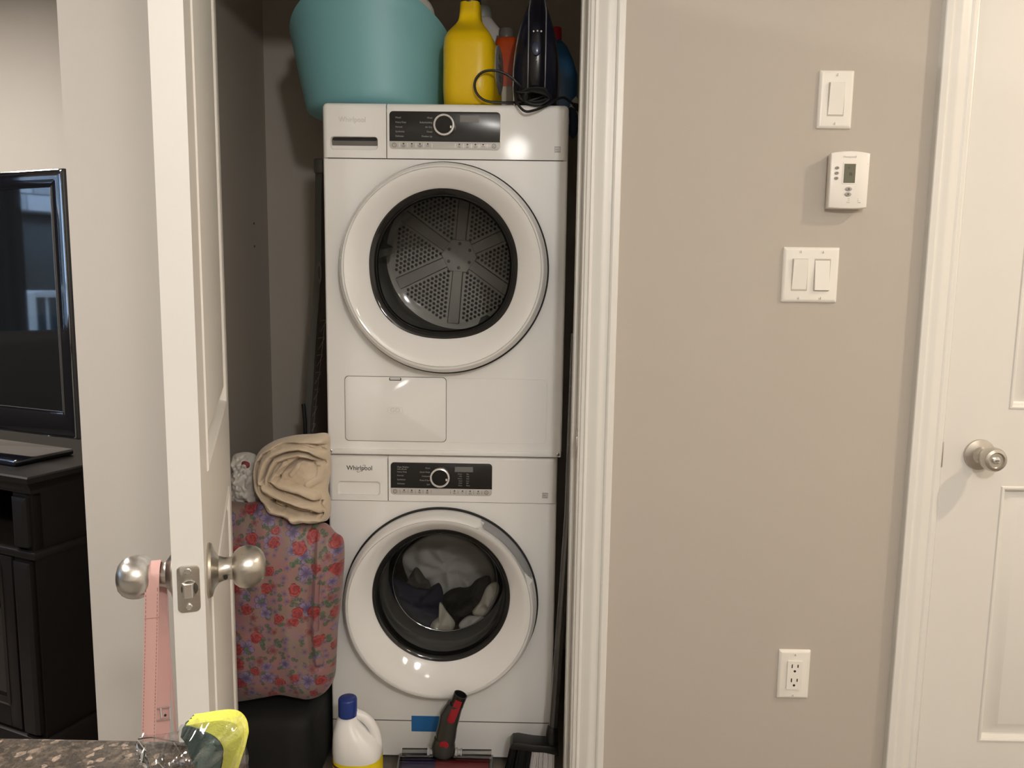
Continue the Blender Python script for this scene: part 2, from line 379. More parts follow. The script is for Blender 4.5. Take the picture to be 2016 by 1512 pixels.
for dz in (.0165, -.0165):
    b = B()
    b.box(cx-.0075, cx-.0052, -.0099, -.0090, cz+dz+.001, cz+dz+.0095); b.box(cx+.0052, cx+.0075, -.0099, -.0090, cz+dz+.002, cz+dz+.009)
    b.lathe([(.0027, -.009), (.0027, -.0099), (0, -.0099)], (cx, 0, cz+dz-.0065), 'Y', 14); b.obj('socket_hole', BLACKP, rec)
# thermostat
x0, x1, z0, z1 = .622, .701, 1.4385, 1.5525; xc = (x0+x1)/2
t = thing('thermostat', 'white wall thermostat with a grey screen and five buttons', 'thermostat', (xc, 0, z0))
TH = mat('thermostat_white', (.80, .77, .72), .35, var=.01); BTN = mat('button_grey', (.33, .32, .29), .4)
b = B(); b.box(x0+.003, x1-.003, -.017, 0, z0+.001, z1-.004, .002); b.obj('base', TH, t)
b = B(); n = 14
def thp(s, ins):
    P = []
    for i in range(n+1):
        k = i/n*2-1; P.append((xc+(x1-xc-ins)*k, z1-.004-ins+.004*(1-k*k)))
    for i in range(n+1):
        k = 1-i/n*2; P.append((xc+(x1-xc-ins)*k*.985, z0+.002+ins-.002*(1-k*k)))
    return P
def thy(x, d): return d-.0015*(1-((x-xc)/(x1-xc))**2)
R = []
for ins, y in ((0, -.0165), (0, -.0225), (.0006, -.0243), (.002, -.0252)): R.append([Vector((x, thy(x, y), z)) for x, z in thp(0, ins)])
b.loft(R); b.obj('front_cover', TH, t, 40)
sx0, sx1, sz0, sz1 = xc-.0125, xc+.0105, 1.4895, 1.5270
b = B(); b.prism(rrect(sx0-.002, sx1+.002, sz0-.002, sz1+.003, .001, 2), -.0245, -.0272, .0008); sc = b.obj('screen_frame', TH, t)
b = B(); b.box(sx0, sx1, -.0276, -.0270, sz0, sz1); b.obj('screen', mat('lcd_olive', (.13, .13, .09), .25), sc)
text_part('screen_digits', [('75', (sx0+sx1)/2+.002, -.0278, 1.5065, .0085, 'CENTER', .8), ('6', (sx0+sx1)/2-.002, -.0278, 1.5195, .006, 'CENTER')], mat('lcd_digit', (.035, .038, .028), .4), sc)
for x, z, a, c in ((x0+.013, 1.5190, .0042, .0030), (x0+.0128, 1.5087, .0042, .0030), (x0+.0126, 1.4985, .0042, .0030), (xc-.001, 1.4775, .0068, .0042), (xc-.0015, 1.4670, .0068, .0042)):
    b = B(); b.lathe([(1, -.0245), (1, -.0275), (.75, -.0283), (0, -.0283)], (0, 0, 0), 'Y', 24, shape=None); b.xf(Matrix.Translation((x, 0, z)) @ Matrix.Diagonal((a, 1, c, 1)))
    k = b.obj('button', BTN, t)
    if a > .005:
        b = B(); s_ = 1 if z > 1.47 else -1; b.prism([(x-.0022, z-.0012*s_), (x+.0022, z-.0012*s_), (x, z+.0017*s_)], -.0287, -.0282); b.obj('arrow', PRINTD, k)
    else:
        b = B(); b.box(x-.0015, x+.0015, -.0286, -.0282, z-.0005, z+.0005); b.obj('mark', PRINTD, k)
text_part('lettering', [('Honeywell', xc-.002, -.0267, 1.5410, .0062, 'CENTER')], PRINTF, t)
text_part('small_print', [('PROGRAM  DAY', xc+.010, -.0262, 1.4580, .0030, 'CENTER'), ('COPY DAY  FAN', xc+.010, -.0262, 1.4545, .0030, 'CENTER'), ('HOLD TEMPERATURE', xc+.011, -.0262, 1.4508, .0030, 'CENTER'),
    ('AUTO', x1-.0075, -.0254, 1.5270, .0030, 'CENTER'), ('ON', x1-.0075, -.0254, 1.5225, .0030, 'CENTER'), ('HEAT', x1-.0085, -.0254, 1.4945, .0026, 'CENTER'), ('OFF', x1-.0087, -.0254, 1.4905, .0026, 'CENTER'), ('COOL', x1-.009, -.0254, 1.4860, .0026, 'CENTER')], PRINTG, t)
# ------------------------------------------------------------------ the two machines
GLASSD = glass('dryer_door_glass', (.68, .69, .68), .02, .10); SIDED = dull_glass('dryer_glass_side', (.62, .63, .63), .05, .15); SIDEW = dull_glass('washer_glass_side', (.68, .68, .67), .05, .08)
GLASSW = glass('washer_door_glass', (.74, .74, .73), .018, .03)
def flat_low(a, r, h):                      # the dryer's porthole is fuller in its lower corners
    s = math.sin(a); return 1+(.055*math.sin(2*a)**2 if s < 0 else .0)
def body(t, x0, x1, y0, y1, z0, z1, cx, cz, hole, top_z, shape=None, name='cabinet'):
    b = B(); r = .006
    b.box(x0, x0+.012, y0+.004, y1, z0, z1, .003); b.box(x1-.012, x1, y0+.004, y1, z0, z1, .003)
    b.box(x0, x1, y1-.01, y1, z0, z1); b.box(x0, x1, y0+.006, y1, z1-.014, z1, .005, 3); b.box(x0, x1, y0+.01, y1, z0, z0+.01)
    cab = b.obj(name, APPL, t)
    b = B(); bm = b
    plate_hole(b, x0+r, x1-r, z0, top_z, cx, cz, hole, y0, 120, shape)
    for xa, sg in ((x0+r, -1), (x1-r, 1)):
        b.loft([[Vector((xa+sg*r*math.sin(a), y0+r*(1-math.cos(a)), z)) for a in [i*PI/16 for i in range(9)]] for z in (z0, top_z)], False, False, False)
    b._new([(x0+r, y0, z0), (x1-r, y0, z0), (x1-r, y0+.02, z0), (x0+r, y0+.02, z0)], [(0, 1, 2, 3)])
    b._new([(x0, y0+r, top_z), (x1, y0+r, top_z), (x1-r, y0, top_z), (x0+r, y0, top_z)], [(0, 1, 2, 3)])
    b.obj('front_panel', APPL, t, 40)
    return cab
def fascia(t, x0, x1, xd, y0, z0, z1, hand, deep):
    """drawer front left of xd (with a recessed grip), control fascia right of it"""
    g = .0011; r = .012
    hx0, hx1, hz0, hz1 = hand
    def face(b, xa, xb, la, rb):
        P = []
        prof = [(z0+g, y0), (z1-r, y0)]+[(z1-r+r*math.sin(a), y0+r*(1-math.cos(a))) for a in [i*PI/12 for i in range(1, 7)]]
        xs = [xa]+[xb]
        xx = []
        if la: xx += [(xa+r*(1-math.cos(a)), r*(1-math.sin(a))) for a in [i*PI/12 for i in range(0, 7)]]
        else: xx += [(xa, 0)]
        if rb: xx += [(xb-r*(1-math.cos(a)), r*(1-math.sin(a))) for a in [PI/2-i*PI/12 for i in range(0, 7)]]
        else: xx += [(xb, 0)]
        return prof, xx
    # drawer front, built round its grip opening
    b = B()
    hcx, hcz = (hx0+hx1)/2, (hz0+hz1)/2
    pr = rrect(hx0, hx1, hz0, hz1, .008, 8)
    ys = y0
    xl, xr, zb, zt = x0+r, xd-g, z0+g, z1-r
    outer = []
    for x, z in pr:
        dx, dz = x-hcx, z-hcz
        tt = min(((xr-hcx)/dx if dx > 1e-9 else (xl-hcx)/dx if dx < -1e-9 else 1e9), ((zt-hcz)/dz if dz > 1e-9 else (zb-hcz)/dz if dz < -1e-9 else 1e9))
        outer.append(Vector((hcx+dx*tt, ys, hcz+dz*tt)))
    for X, Z in ((xl, zb), (xr, zb), (xr, zt), (xl, zt)):
        k = min(range(len(outer)), key=lambda i: (outer[i]-Vector((X, ys, Z))).length); outer[k] = Vector((X, ys, Z))
    b.loft([outer, [Vector((x, ys, z)) for x, z in pr], [Vector((hcx+(x-hcx)*.985, ys+.003, hcz+(z-hcz)*.96)) for x, z in pr]], False, False)
    q = [i*PI/12 for i in range(7)]
    b.loft([[Vector((x, y0+r*(1-math.cos(a)), zt+r*math.sin(a))) for x in (xl, xr)] for a in q], False, False, False)
    b.loft([[Vector((xl-r*math.sin(a), y0+r*(1-math.cos(a)), z)) for z in (zb, zt)] for a in q], False, False, False)
    b.loft([[Vector((xl-r*math.sin(p)*math.cos(e), y0+r*(1-math.cos(p)), zt+r*math.sin(p)*math.sin(e))) for e in q] for p in q], False, False, False)
    b._new([(xr, y0, zb), (xr, y0, zt), (xr, y0+.01, zt), (xr, y0+.01, zb)], [(0, 1, 2, 3)])
    b._new([(x0, y0+r, zb), (xl, y0, zb), (xr, y0, zb), (xr, y0+.01, zb)], [(0, 1, 2, 3)])
    dr = b.obj('drawer_front', APPL2, t, 40)
    b = B(); pr2 = rrect(hx0, hx1, hz0, hz1, .008, 8); R = []
    for k, d0, d1 in ((.985, .003, .003), (.965, .016*deep, .004), (.95, .018*deep, .0045)):
        R.append([Vector((hcx+(x-hcx)*k, y0+d1+(d0-d1)*(z-hz0)/(hz1-hz0), hcz+(z-hcz)*(k-.03))) for x, z in pr2])
    b.loft(R, False, True); b.obj('handle_recess', APPL2, dr, 30)
    # control fascia
    b = B(); xl, xr = xd+g, x1-r
    b._new([(xl, y0, zb), (xr, y0, zb), (xr, y0, zt), (xl, y0, zt)], [(0, 1, 2, 3)])
    b.loft([[Vector((x, y0+r*(1-math.cos(a)), zt+r*math.sin(a))) for x in (xl, xr)] for a in q], False, False, False)
    b.loft([[Vector((xr+r*math.sin(a), y0+r*(1-math.cos(a)), z)) for z in (zb, zt)] for a in q], False, False, False)
    b.loft([[Vector((xr+r*math.sin(p)*math.cos(e), y0+r*(1-math.cos(p)), zt+r*math.sin(p)*math.sin(e))) for e in q] for p in q], False, False, False)
    b._new([(xl, y0, zb), (xl, y0, zt), (xl, y0+.01, zt), (xl, y0+.01, zb)], [(0, 1, 2, 3)])
    b._new([(x1, y0+r, zb), (xr, y0, zb), (xl, y0, zb), (xl, y0+.01, zb)], [(0, 1, 2, 3)])
    f = b.obj('control_fascia', APPL2, t, 40)
    b = B(); b.box(x0+.004, x1-.004, y0+.009, y0+.02, z0-.004, z1-.02); b.obj('fascia_backing', mat('seam_grey', (.12, .115, .105), .6), t)
    return dr, f
def dial(t, x, z, y):
    b = B(); b.lathe([(.0215, 0), (.0215, -.010), (.020, -.0125), (.0, -.0125)], (x, y, z), 'Y', 48); k = b.obj('dial', BLACKG, t, 30)
    b = B(); b.lathe([(.0205, -.0118), (.0205, -.0145), (.0222, -.0160), (.0248, -.0150), (.0252, -.0115), (.0240, -.0005)], (x, y, z), 'Y', 56, False); b.obj('dial_ring', SILVER, k)
    b = B(); b.box(x+.0150, x+.0185, y-.0135, y-.0120, z-.0075, z-.0020); b.obj('pointer', APPL2, k)
def console(t, x0, x1, zb, zt, zs, y, n_left, n_right, disp):
    """gloss black panel with a silver strip of touch keys under it"""
    r = .009
    full = rrect(x0, x1, zb, zt, r, 6)
    def clip(lo, hi):
        out = []
        for x, z in full: out.append((x, min(max(z, lo), hi)))
        res = [p for i, p in enumerate(out) if (abs(p[0]-out[i-1][0])+abs(p[1]-out[i-1][1])) > 1e-5]; return res
    b = B(); b.prism(rrect(x0-.0012, x1+.0012, zb-.0012, zt+.0012, r+.001, 6), y-.0006, y+.001, .0004); b.obj('panel_rim', CHROME if 0 else APPL2, t)
    b = B(); b.prism(clip(zs, zt), y-.0014, y, .0003); p = b.obj('control_panel', PANELK, t)
    b = B(); b.prism(clip(zb, zs), y-.0014, y, .0003); s = b.obj('key_strip', APPLG, t)
    b = B(); b.box(*disp[:2], y-.0020, y-.0012, *disp[2:]); b.obj('display', LCD, p)
    b = B(); H = zs-zb; zc = (zb+zs)/2; L = x1-x0
    for x in n_left: b.box(x0+L*x-.0005, x0+L*x+.0005, y-.0018, y-.0012, zc-.0045, zc+.0045)
    return p, s, zc
# ---- dryer
DX0, DX1, DY, DYB, DZ0, DZ1 = -.4855, .1095, .2855, .90, .857, 1.706
dcx, dcz, DR = -.189, 1.312, .2545
dry = thing('dryer', 'white front-loading dryer stacked on top of the washer', 'dryer', ((DX0+DX1)/2, DYB-.3, DZ0))
body(dry, DX0, DX1, DY, DYB, DZ0, DZ1-.012, dcx, dcz+.008, .205, 1.5745)
dr, fas = fascia(dry, DX0, DX1, -.3295, DY-.004, 1.5755, DZ1, (-.466, -.351, 1.5955, 1.6265), 1.)
b = B(); b.prism(rrect(-.4625, -.3545, 1.6180, 1.6258, .0038, 4), DY+.0045, DY+.0120); b.obj('grip_shadow', DARKGAP, dr)  # dark strip standing in for the shade at the top of the grip recess
b = B(); b.box(DX0+.002, DX1-.002, DY-.006, DY+.004, DZ0-.012, DZ0+.0005, .002); lip = b.obj('bottom_lip', APPL, dry)
def ring(t, cx, cz, y, R, gcx, gcz, gr, proud, shape, notch=None, name='door_ring'):
    n = 144
    prof = []
    for k, h in ((0, .000), (.0, .35), (.002, .62), (.006, .82), (.011, .95), (.0152, .985), (.0162, .90), (.0172, .975), (.026, .93), (.036, .82), (.046, .68), (.055, .54), (.063, .41), (.0685, .32), (.0715, .25)):
        prof.append((k, h))
    kmax = prof[-1][0]; rings = []
    for k, h in prof:
        f = min(1, max(0, (k-.012)/(kmax-.012))); rr = (R-k) if f == 0 else None
        Q = []
        for j in range(n):
            a = 2*PI*j/n; s = 1
            ro = R-k; ri = gr*(shape(a, gr, 0) if shape else 1)
            rad = (R-.012)*(1-f)+ri*f if f > 0 else ro
            ccx, ccz = cx*(1-f)+gcx*f, cz*(1-f)+gcz*f
            hh = h
            if notch and notch[0] < a < notch[1]:
                e = min(1, (a-notch[0])/.035, (notch[1]-a)/.06)
                if k < .0155: hh = h*(1-e)+e*min(h, .30+k*12); rad -= .000*e
            Q.append(Vector((ccx+rad*math.cos(a), y-proud*hh, ccz+rad*math.sin(a))))
        rings.append(Q)
    b = B(); b.loft(rings, False, False)
    return b.obj(name, APPL2, t, 28)
b = B(); b.lathe([(DR+.0028, -.0005), (DR+.0028, -.010), (DR-.004, -.010)], (dcx, DY, dcz), 'Y', 128, False); b.obj('door_gap_shadow', DARKGAP, dry)  # dark ring standing in for the shadow in the gap behind the door
gcx, gcz, GR = -.190, 1.3235, .1815
drr = ring(dry, dcx, dcz, DY-.008, DR-.0015, gcx, gcz, GR, .052, flat_low)
b = B(); y = DY-.018
def sl(p, sh=flat_low): return dict(c=(gcx, 0, gcz), axis='Y', n=128, cap=False, shape=sh)
b.lathe([(GR+.001, y), (GR-.001, y-.003), (GR-.006, y-.002), (GR-.016, y+.006), (GR-.020, y+.012)], **sl(0)); b.obj('window_frame_ring', BLACKG, drr, 60)
b = B(); b.lathe([(GR-.018, y+.010), (GR-.022, y+.05), (GR-.026, y+.085), (GR-.033, y+.098)], (gcx, 0, gcz), 'Y', 96, False, flat_low); b.obj('glass_wall', SIDED, dry, 60)
b = B(); b.lathe([(GR-.033, y+.098), (GR-.042, y+.1035), (.10, y+.107), (.05, y+.1085), (.0, y+.109)], (gcx, 0, gcz), 'Y', 96, False, flat_low); b.obj('door_glass', GLASSD, dry, 60)
# drum
hub = at(905, 503, .74); DRR = .235; dyb = .74
b = B(); b.lathe([(.207, DY+.002), (.207, DY+.03), (DRR-.01, DY+.04), (DRR, DY+.06), (DRR, dyb-.02), (DRR-.012, dyb), (DRR-.03, dyb+.002), (.0, dyb+.002)], (dcx, 0, dcz+.012), 'Y', 96, False); drum = b.obj('drum', STEEL, dry, 40)
hz, hx = dcz+.012, dcx
b = B()
SP = [85, 25, -35, -95, -155, 145]
b.lathe([(.056, dyb+.001), (.055, dyb-.0058), (.053, dyb-.0064), (0, dyb-.0064)], (hx, 0, hz), 'Y', 6, True, None, math.radians(55))
for d in SP:
    a = math.radians(d); c, s = math.cos(a), math.sin(a); R = []
    for rr in (.045, .10, .16, .205):
        wd = .013+.003*(rr/.2)
        R.append([Vector((hx+rr*c-s*o, yy, hz+rr*s+c*o)) for o, yy in ((-wd-.003, dyb+.002), (-wd, dyb-.006), (wd, dyb-.006), (wd+.003, dyb+.002))])
    b.loft(R)
b.obj('hub_spokes', STEEL, drum, 15)
b = B(); m2 = B()
for d in SP:
    a0 = math.radians(d+30)
    c, s = math.cos(a0), math.sin(a0)
    for i in range(-9, 10):
        for j in range(0, 13):
            px_, pz_ = .058+j*.0118, (i+.5*(j % 2))*.0136
            rr, aa = math.hypot(px_, pz_), math.atan2(pz_, px_)
            if rr > .198 or abs(rr*math.sin(PI/6-abs(aa))) < .0235 or abs(aa) > PI/6: continue
            X, Z = hx+px_*c-pz_*s, hz+px_*s+pz_*c
            b.lathe([(.0043, dyb+.0018), (.0043, dyb+.0008), (0, dyb+.0008)], (X, 0, Z), 'Y', 8, True)
            m2.lathe([(.0055, dyb+.0018), (.0052, dyb-.0004), (.0043, dyb-.0002), (.0042, dyb+.0018)], (X, 0, Z), 'Y', 10, False)
b.obj('perforations', DARKGAP, drum, 30, kind='stuff'); m2.obj('perforation_rims', STEEL, drum, 50, kind='stuff')
for k in range(6):
    a = math.radians(SP[k]-30+4); b = B(); b.lathe([(.0050, dyb-.0062), (.0046, dyb-.0078), (0, dyb-.0082)], (hx+.036*math.cos(a+.5), 0, hz+.036*math.sin(a+.5)), 'Y', 14); b.obj('rivet', mat('rivet_dark', (.12, .115, .11), .4, .6), drum)
for k in (-65, 55, 175):
    a = math.radians(k); c, s = math.cos(a), math.sin(a); R = []
    for yy, hgt in ((DY+.07, .02), (DY+.10, .045), (dyb-.08, .045), (dyb-.03, .02)):
        R.append([Vector((hx+(DRR-hh)*c-o*s, yy, hz+(DRR-hh)*s+o*c)) for o, hh in ((-.03, -.002), (-.010, hgt), (.010, hgt), (.03, -.002))])
    b = B(); b.loft(R); b.obj('drum_fin', STEEL, drum, 40)
for o in [drum]+[c for c in bpy.data.objects if c.parent is drum]:
    for v in o.data.vertices: v.co.z += .040*max(0, v.co.y-DY)/(dyb-DY)
# console
px0, px1, pzb, pzt, pzs = -.3225, -.0555, 1.5985, 1.6865, 1.6165
yF = DY-.004
p, ks, kz = console(dry, px0, px1, pzb, pzt, pzs, yF, (.090, .165, .24, .31, .385, .595, .67, .74, .81, .885), (), (px0+.170, px0+.216, 1.6625, 1.6785))
dial(dry, px0+.1325, 1.6535, yF-.0014)
text_part('legend', [(s, px0+.0145, yF-.0017, 1.6715-.0108*i, .0060, 'LEFT', .9) for i, s in enumerate(('Mixed', 'Heavy Duty', 'Normal', 'Synthetics', 'Delicates'))]+
    [(s, px0+.1035, yF-.0017, 1.6715-.0108*i, .0060, 'RIGHT', .9) for i, s in enumerate(('Wool', 'Bulky/bedding', 'Air Dry', 'Timed', 'Freshen Up'))], PRINTW, p)
def keys(strip, x0, L, zc, y, bars, labels, icons, mbar):
    b = B()
    for x in bars: b.box(x0+L*x-.0007, x0+L*x+.0007, y-.0018, y-.0012, zc-.0048, zc+.0048)
    b.obj('key_dividers', mbar, strip, kind='stuff')
    b = B()
    for x in (.043, .945):
        b.lathe([(.0052, y-.0012), (.0052, y-.0018), (.0043, y-.0018), (.0043, y-.0012)], (x0+L*x, 0, zc), 'Y', 24, False)
    b.box(x0+L*.043-.0004, x0+L*.043+.0004, y-.0018, y-.0012, zc-.001, zc+.003); b.box(x0+L*.945-.002, x0+L*.945-.0012, y-.0018, y-.0012, zc-.002, zc+.002); b.box(x0+L*.945+.0006, x0+L*.945+.0014, y-.0018, y-.0012, zc-.002, zc+.002)
    for x in icons:
        b.prism(rrect(x0+L*x-.0017, x0+L*x+.0017, zc+.0015, zc+.0048, .001, 2), y-.0018, y-.0012)
    b.obj('key_icons', PRINTD, strip, kind='stuff')
    text_part('key_lettering', labels, PRINTD, strip)
BW = mat('divider_white', (.80, .79, .76), .3)
keys(ks, px0, px1-px0, kz, yF, (.090, .165, .24, .31, .385, .595, .67, .74, .81, .885), [(s, px0+(px1-px0)*x, yF-.0016, kz-.0012-.0026*r, .0030, 'CENTER') for x, ss in ((.127, ('Dryness', 'Level')), (.202, ('Time', 'Dry')), (.275, ('Wrinkle', 'Shield')), (.347, ('Steam',)), (.632, ('Start', 'Delay')), (.705, ('End', 'Signal')), (.777, ('Control', 'Lock')), (.847, ('Option',))) for r, s in enumerate(ss)],
     (.127, .202, .275, .347, .632, .705, .777, .847), BW)
text_part('raised_lettering', [('Whirlpool', -.412, yF-.0004, 1.6655, .0175, 'CENTER', .9)], mat('embossed_white', (.66, .645, .61), .3), dr, .0012)
def energy(t, x, z, y):
    b = B(); b.box(x-.0075, x+.0075, y-.0006, y+.0005, z-.0075, z+.0075); e = b.obj('energy_label', mat('label_grey', (.60, .585, .56), .4), t)
    b = B()
    for (a0, a1, c0, c1) in ((-.0065, .0065, .0055, .0065), (-.0065, -.0058, -.0065, .0065), (.0058, .0065, -.0065, .0065), (-.0065, .0065, -.0065, -.0058), (-.0045, .003, -.0005, .0008), (-.003, .0045, -.0045, -.0035)): b.box(x+a0, x+a1, y-.001, y-.0005, z+c0, z+c1)
    b.obj('label_print', PRINTG, e)
energy(dry, .083, 1.6015, yF)
# lower access flap
def seam_panel(t, x0, x1, z0, z1, y, name, proud):
    b = B(); R = []
    P = rrect(x0, x1, z0, z1, .010, 6)
    cx, cz = (x0+x1)/2, (z0+z1)/2
    for ins, yy in ((0, .0008), (0, -proud), (.0008, -proud-.0006)): R.append([Vector((cx+(x-cx)*(1-ins/(x1-cx)), y+yy, cz+(z-cz)*(1-ins/(z1-cz)))) for x, z in P])
    b.loft(R, False, True); return b.obj(name, APPL2, t, 50)
g = mat('seam_grey', (.12, .115, .105), .6)
b = B(); b.prism(rrect(-.4402, -.1833, .8783, 1.0443, .010, 6), DY-.0006, DY+.001); b.obj('flap_seam', g, dry)
fl = seam_panel(dry, -.4390, -.1845, .8795, 1.0430, DY-.0004, 'access_flap', .0006)
b = B(); b.box(-.327, -.297, DY-.0030, DY-.0012, 1.0345, 1.0415, .0006); la = b.obj('flap_latch', BLACKP, fl)
b = B(); b.box(-.325, -.299, DY-.0036, DY-.0026, 1.0365, 1.0405, .0006); b.obj('latch_tab', APPL2, la)
b = B(); n = 40
for sc_ in (0,): 
    b.tube([Vector((-.3125+.0195*(1 if math.cos(a) > 0 else -1)*min(1, abs(math.cos(a))*1.3)+0*a, DY-.0016, .9585+.0085*math.sin(a))) for a in [2*PI*i/n for i in range(n+1)]], .0008, 6)
b.obj('flap_emboss', APPL2, fl)
text_part('raised_mark', [('GO', -.3125, DY-.0015, .9585, .015, 'CENTER', 1.1)], mat('embossed_white2', (.66, .645, .61), .3), fl, .0006)
b = B()
rr_ = rrect(-.1825, .0690, .8785, 1.0425, .010, 6)
b.tube([Vector((x, DY+.0002, z)) for x, z in rr_]+[Vector((rr_[0][0], DY+.0002, rr_[0][1]))], .0009, 6); b.obj('embossed_panel_line', APPL, dry)
for sx in (DX0+.010, DX1-.010):
    b = B(); b.lathe([(.0045, -.0005), (.0045, -.003), (.003, -.004), (0, -.004)], (sx, DY-.005, DZ0-.004), 'Y', 18); s_ = b.obj('screw', CHROME, dry)
    b = B(); b.box(sx-.003, sx+.003, DY-.0094, DY-.0088, DZ0-.0045, DZ0-.0035); b.box(sx-.0005, sx+.0005, DY-.0094, DY-.0088, DZ0-.007, DZ0-.001); b.obj('cross_slot', PRINTD, s_)
for xa in (DX0+.004, DX1-.018): b = B(); b.box(xa, xa+.014, DY-.004, DY+.01, DZ0-.012, DZ0+.002, .001); b.obj('stacking_bracket', APPL, dry)
# ---- washer
WX0, WX1, WY, WYB, WZ0, WZ1 = -.4885, .1005, .2985, .90, .016, .843
wcx, wcz, WR = -.1965, .4515, .2515
wsh = thing('washer', 'white front-loading washer with laundry behind its round door, under the dryer', 'washer', ((WX0+WX1)/2, WYB-.3, 0))
body(wsh, WX0, WX1, WY, WYB, WZ0, WZ1-.004, wcx, wcz+.02, .19, .7185)
dw, fw_ = fascia(wsh, WX0, WX1, -.3335, WY-.004, .7195, WZ1, (-.4645, -.354, .7345, .7705), .5)
for fx in (WX0+.05, WX1-.05):
    for fy in (WY+.06, WYB-.06):
        b = B(); b.lathe([(.02, 0), (.022, .004), (.02, .008), (.010, .010), (.010, .022)], (fx, fy, 0), 'Z', 16); b.obj('foot', BLACKP, wsh)
b = B(); b.box(WX0+.002, WX1-.002, WY-.0008, WY+.003, .115, .1172); b.obj('plinth_seam', g, wsh)
b = B(); b.lathe([(WR+.0028, -.0005), (WR+.0028, -.010), (WR-.004, -.010)], (wcx, WY, wcz), 'Y', 128, False); b.obj('door_gap_shadow', DARKGAP, wsh)  # dark ring again, painting the gap shadow round the washer door
wgx, wgz, WG = -.1950, .4735, .1790
wr = ring(wsh, wcx, wcz, WY-.008, WR-.0015, wgx, wgz, WG, .052, None, (math.radians(18), math.radians(66)))
# grip pocket in the ring
b = B(); R = []
for i in range(25):
    a = math.radians(18.5+47*i/24); e = min(1, i/3, (24-i)/2)
    c, s = math.cos(a), math.sin(a)
    R.append([Vector((wcx+r_*c, WY-.008-h_, wcz+r_*s)) for r_, h_ in ((WR-.0010, .002), (WR-.0012, .0180), (WR-.006, .0235), (WR-.013*e-.001, .0290))])
b.loft(R, False, False, False); b.obj('door_grip', mat('grip_grey', (.30, .30, .31), .35), wr, 50)
b = B(); y = WY-.020
b.lathe([(WG+.001, y), (WG-.002, y-.003), (WG-.008, y-.001), (WG-.014, y+.006), (WG-.018, y+.02)], (wgx, 0, wgz), 'Y', 128, False); b.obj('window_frame_ring', BLACKG, wr, 60)
b = B(); b.lathe([(WG-.016, y+.012), (WG-.019, y+.05), (WG-.026, y+.085), (WG-.036, y+.104)], (wgx, 0, wgz), 'Y', 96, False); b.obj('glass_wall', SIDEW, wsh, 60)
b = B(); b.lathe([(WG-.036, y+.104), (WG-.048, y+.111), (.09, y+.116), (.045, y+.118), (0, y+.1185)], (wgx, 0, wgz), 'Y', 96, False); b.obj('door_glass', GLASSW, wsh, 60)
b = B(); b.tube([Vector((wgx+(WG-.036)*math.cos(a), y+.1035, wgz+(WG-.036)*math.sin(a))) for a in [2*PI*i/72 for i in range(73)]], .0010, 6); b.obj('glass_rim', dull_glass('rim_glass', (.6, .6, .6), .25, .12), wsh)
b = B(); b.lathe([(.192, WY+.002), (.186, WY+.02), (.176, WY+.03), (.170, WY+.05), (.182, WY+.07), (.176, WY+.09), (.165, WY+.10), (.162, WY+.13), (.175, WY+.14)], (wgx, 0, wgz), 'Y', 96, False); b.obj('door_seal', RUBBER, wsh, 50)
b = B(); b.lathe([(.172, WY+.135), (.228, WY+.14), (.232, WY+.16), (.232, .80), (.20, .815), (0, .82)], (wgx, 0, wgz-.01), 'Y', 96, False); b.obj('drum', mat('washer_drum', (.22, .22, .215), .35, .7), wsh, 40)
qx0, qx1, qzb, qzt, qzs = -.3265, -.0665, .7380, .8225, .7555
yW = WY-.004
p, ks, kz = console(wsh, qx0, qx1, qzb, qzt, qzs, yW, (), (), (qx0+.1645, qx0+.211, .8000, .8135))
dial(wsh, qx0+.1275, .7865, yW-.0014)
text_part('legend', [(s, qx0+.0165, yW-.0017, .8095-.0106*i+dz, .0058, 'LEFT', .9) for i, s, dz in ((0, 'Clean Washer', .001), (0, 'with affresh', -.0045), (1, 'Heavy Duty', -.001), (2, 'Normal', 0), (3, 'Synthetics', 0), (4, 'Delicates', 0))]+
    [(s, qx0+.101, yW-.0017, .8085-.0106*i, .0058, 'RIGHT', .9) for i, s in enumerate(('Wool', 'Quick Wash', 'Coldwash', 'Rinse & Spin', 'Spin'))]+
    [(s, qx0+.183, yW-.0017, .7945-.0060*i, .0046, 'RIGHT', .9) for i, s in enumerate(('Heavy', 'Hot', 'Warm', 'Cool', 'Cold', 'Extra'))]+
    [(s, qx0+.194, yW-.0017, .7945-.0060*i, .0046, 'LEFT', .9) for i, s in enumerate(('Max', 'High', 'Med', 'Low', 'Off', 'Rinse'))], PRINTW, p)
keys(ks, qx0, qx1-qx0, kz, yW, (.092, .17, .245, .32, .40, .59, .665, .745, .82, .90), [(s, qx0+(qx1-qx0)*x, yW-.0016, kz-.0012-.0026*r, .0030, 'CENTER') for x, ss in ((.132, ('Presoak',)), (.207, ('Fabric',)), (.285, ('Heavy', 'Soil')), (.362, ('Steam', 'Clean')), (.63, ('Start', 'Delay')), (.71, ('Temp',)), (.785, ('Spin', 'Speed')), (.865, ('Extra', 'Rinse'))) for r, s in enumerate(ss)],
     (.132, .207, .285, .362, .63, .71, .785, .865), mat('divider_grey', (.30, .29, .27), .4))
text_part('brand_lettering', [('Whirlpool', -.4065, yW-.0004, .8055, .0172, 'CENTER', .92)], PRINTD, dw, .0008)
b = B(); pts = bez([(-.3985, yW-.0008, .8125), (-.394, yW-.0008, .8140), (-.3915, yW-.0008, .8122), (-.394, yW-.0008, .8068), (-.400, yW-.0008, .8005), (-.408, yW-.0008, .7955), (-.4125, yW-.0008, .7955), (-.4125, yW-.0008, .7985)], 6)
b.tube(pts, .0006, 6); b.obj('logo_swirl', PRINTG, dw)
energy(wsh, .070, .7415, yW)
st = at(840, 1425, WY-.001)
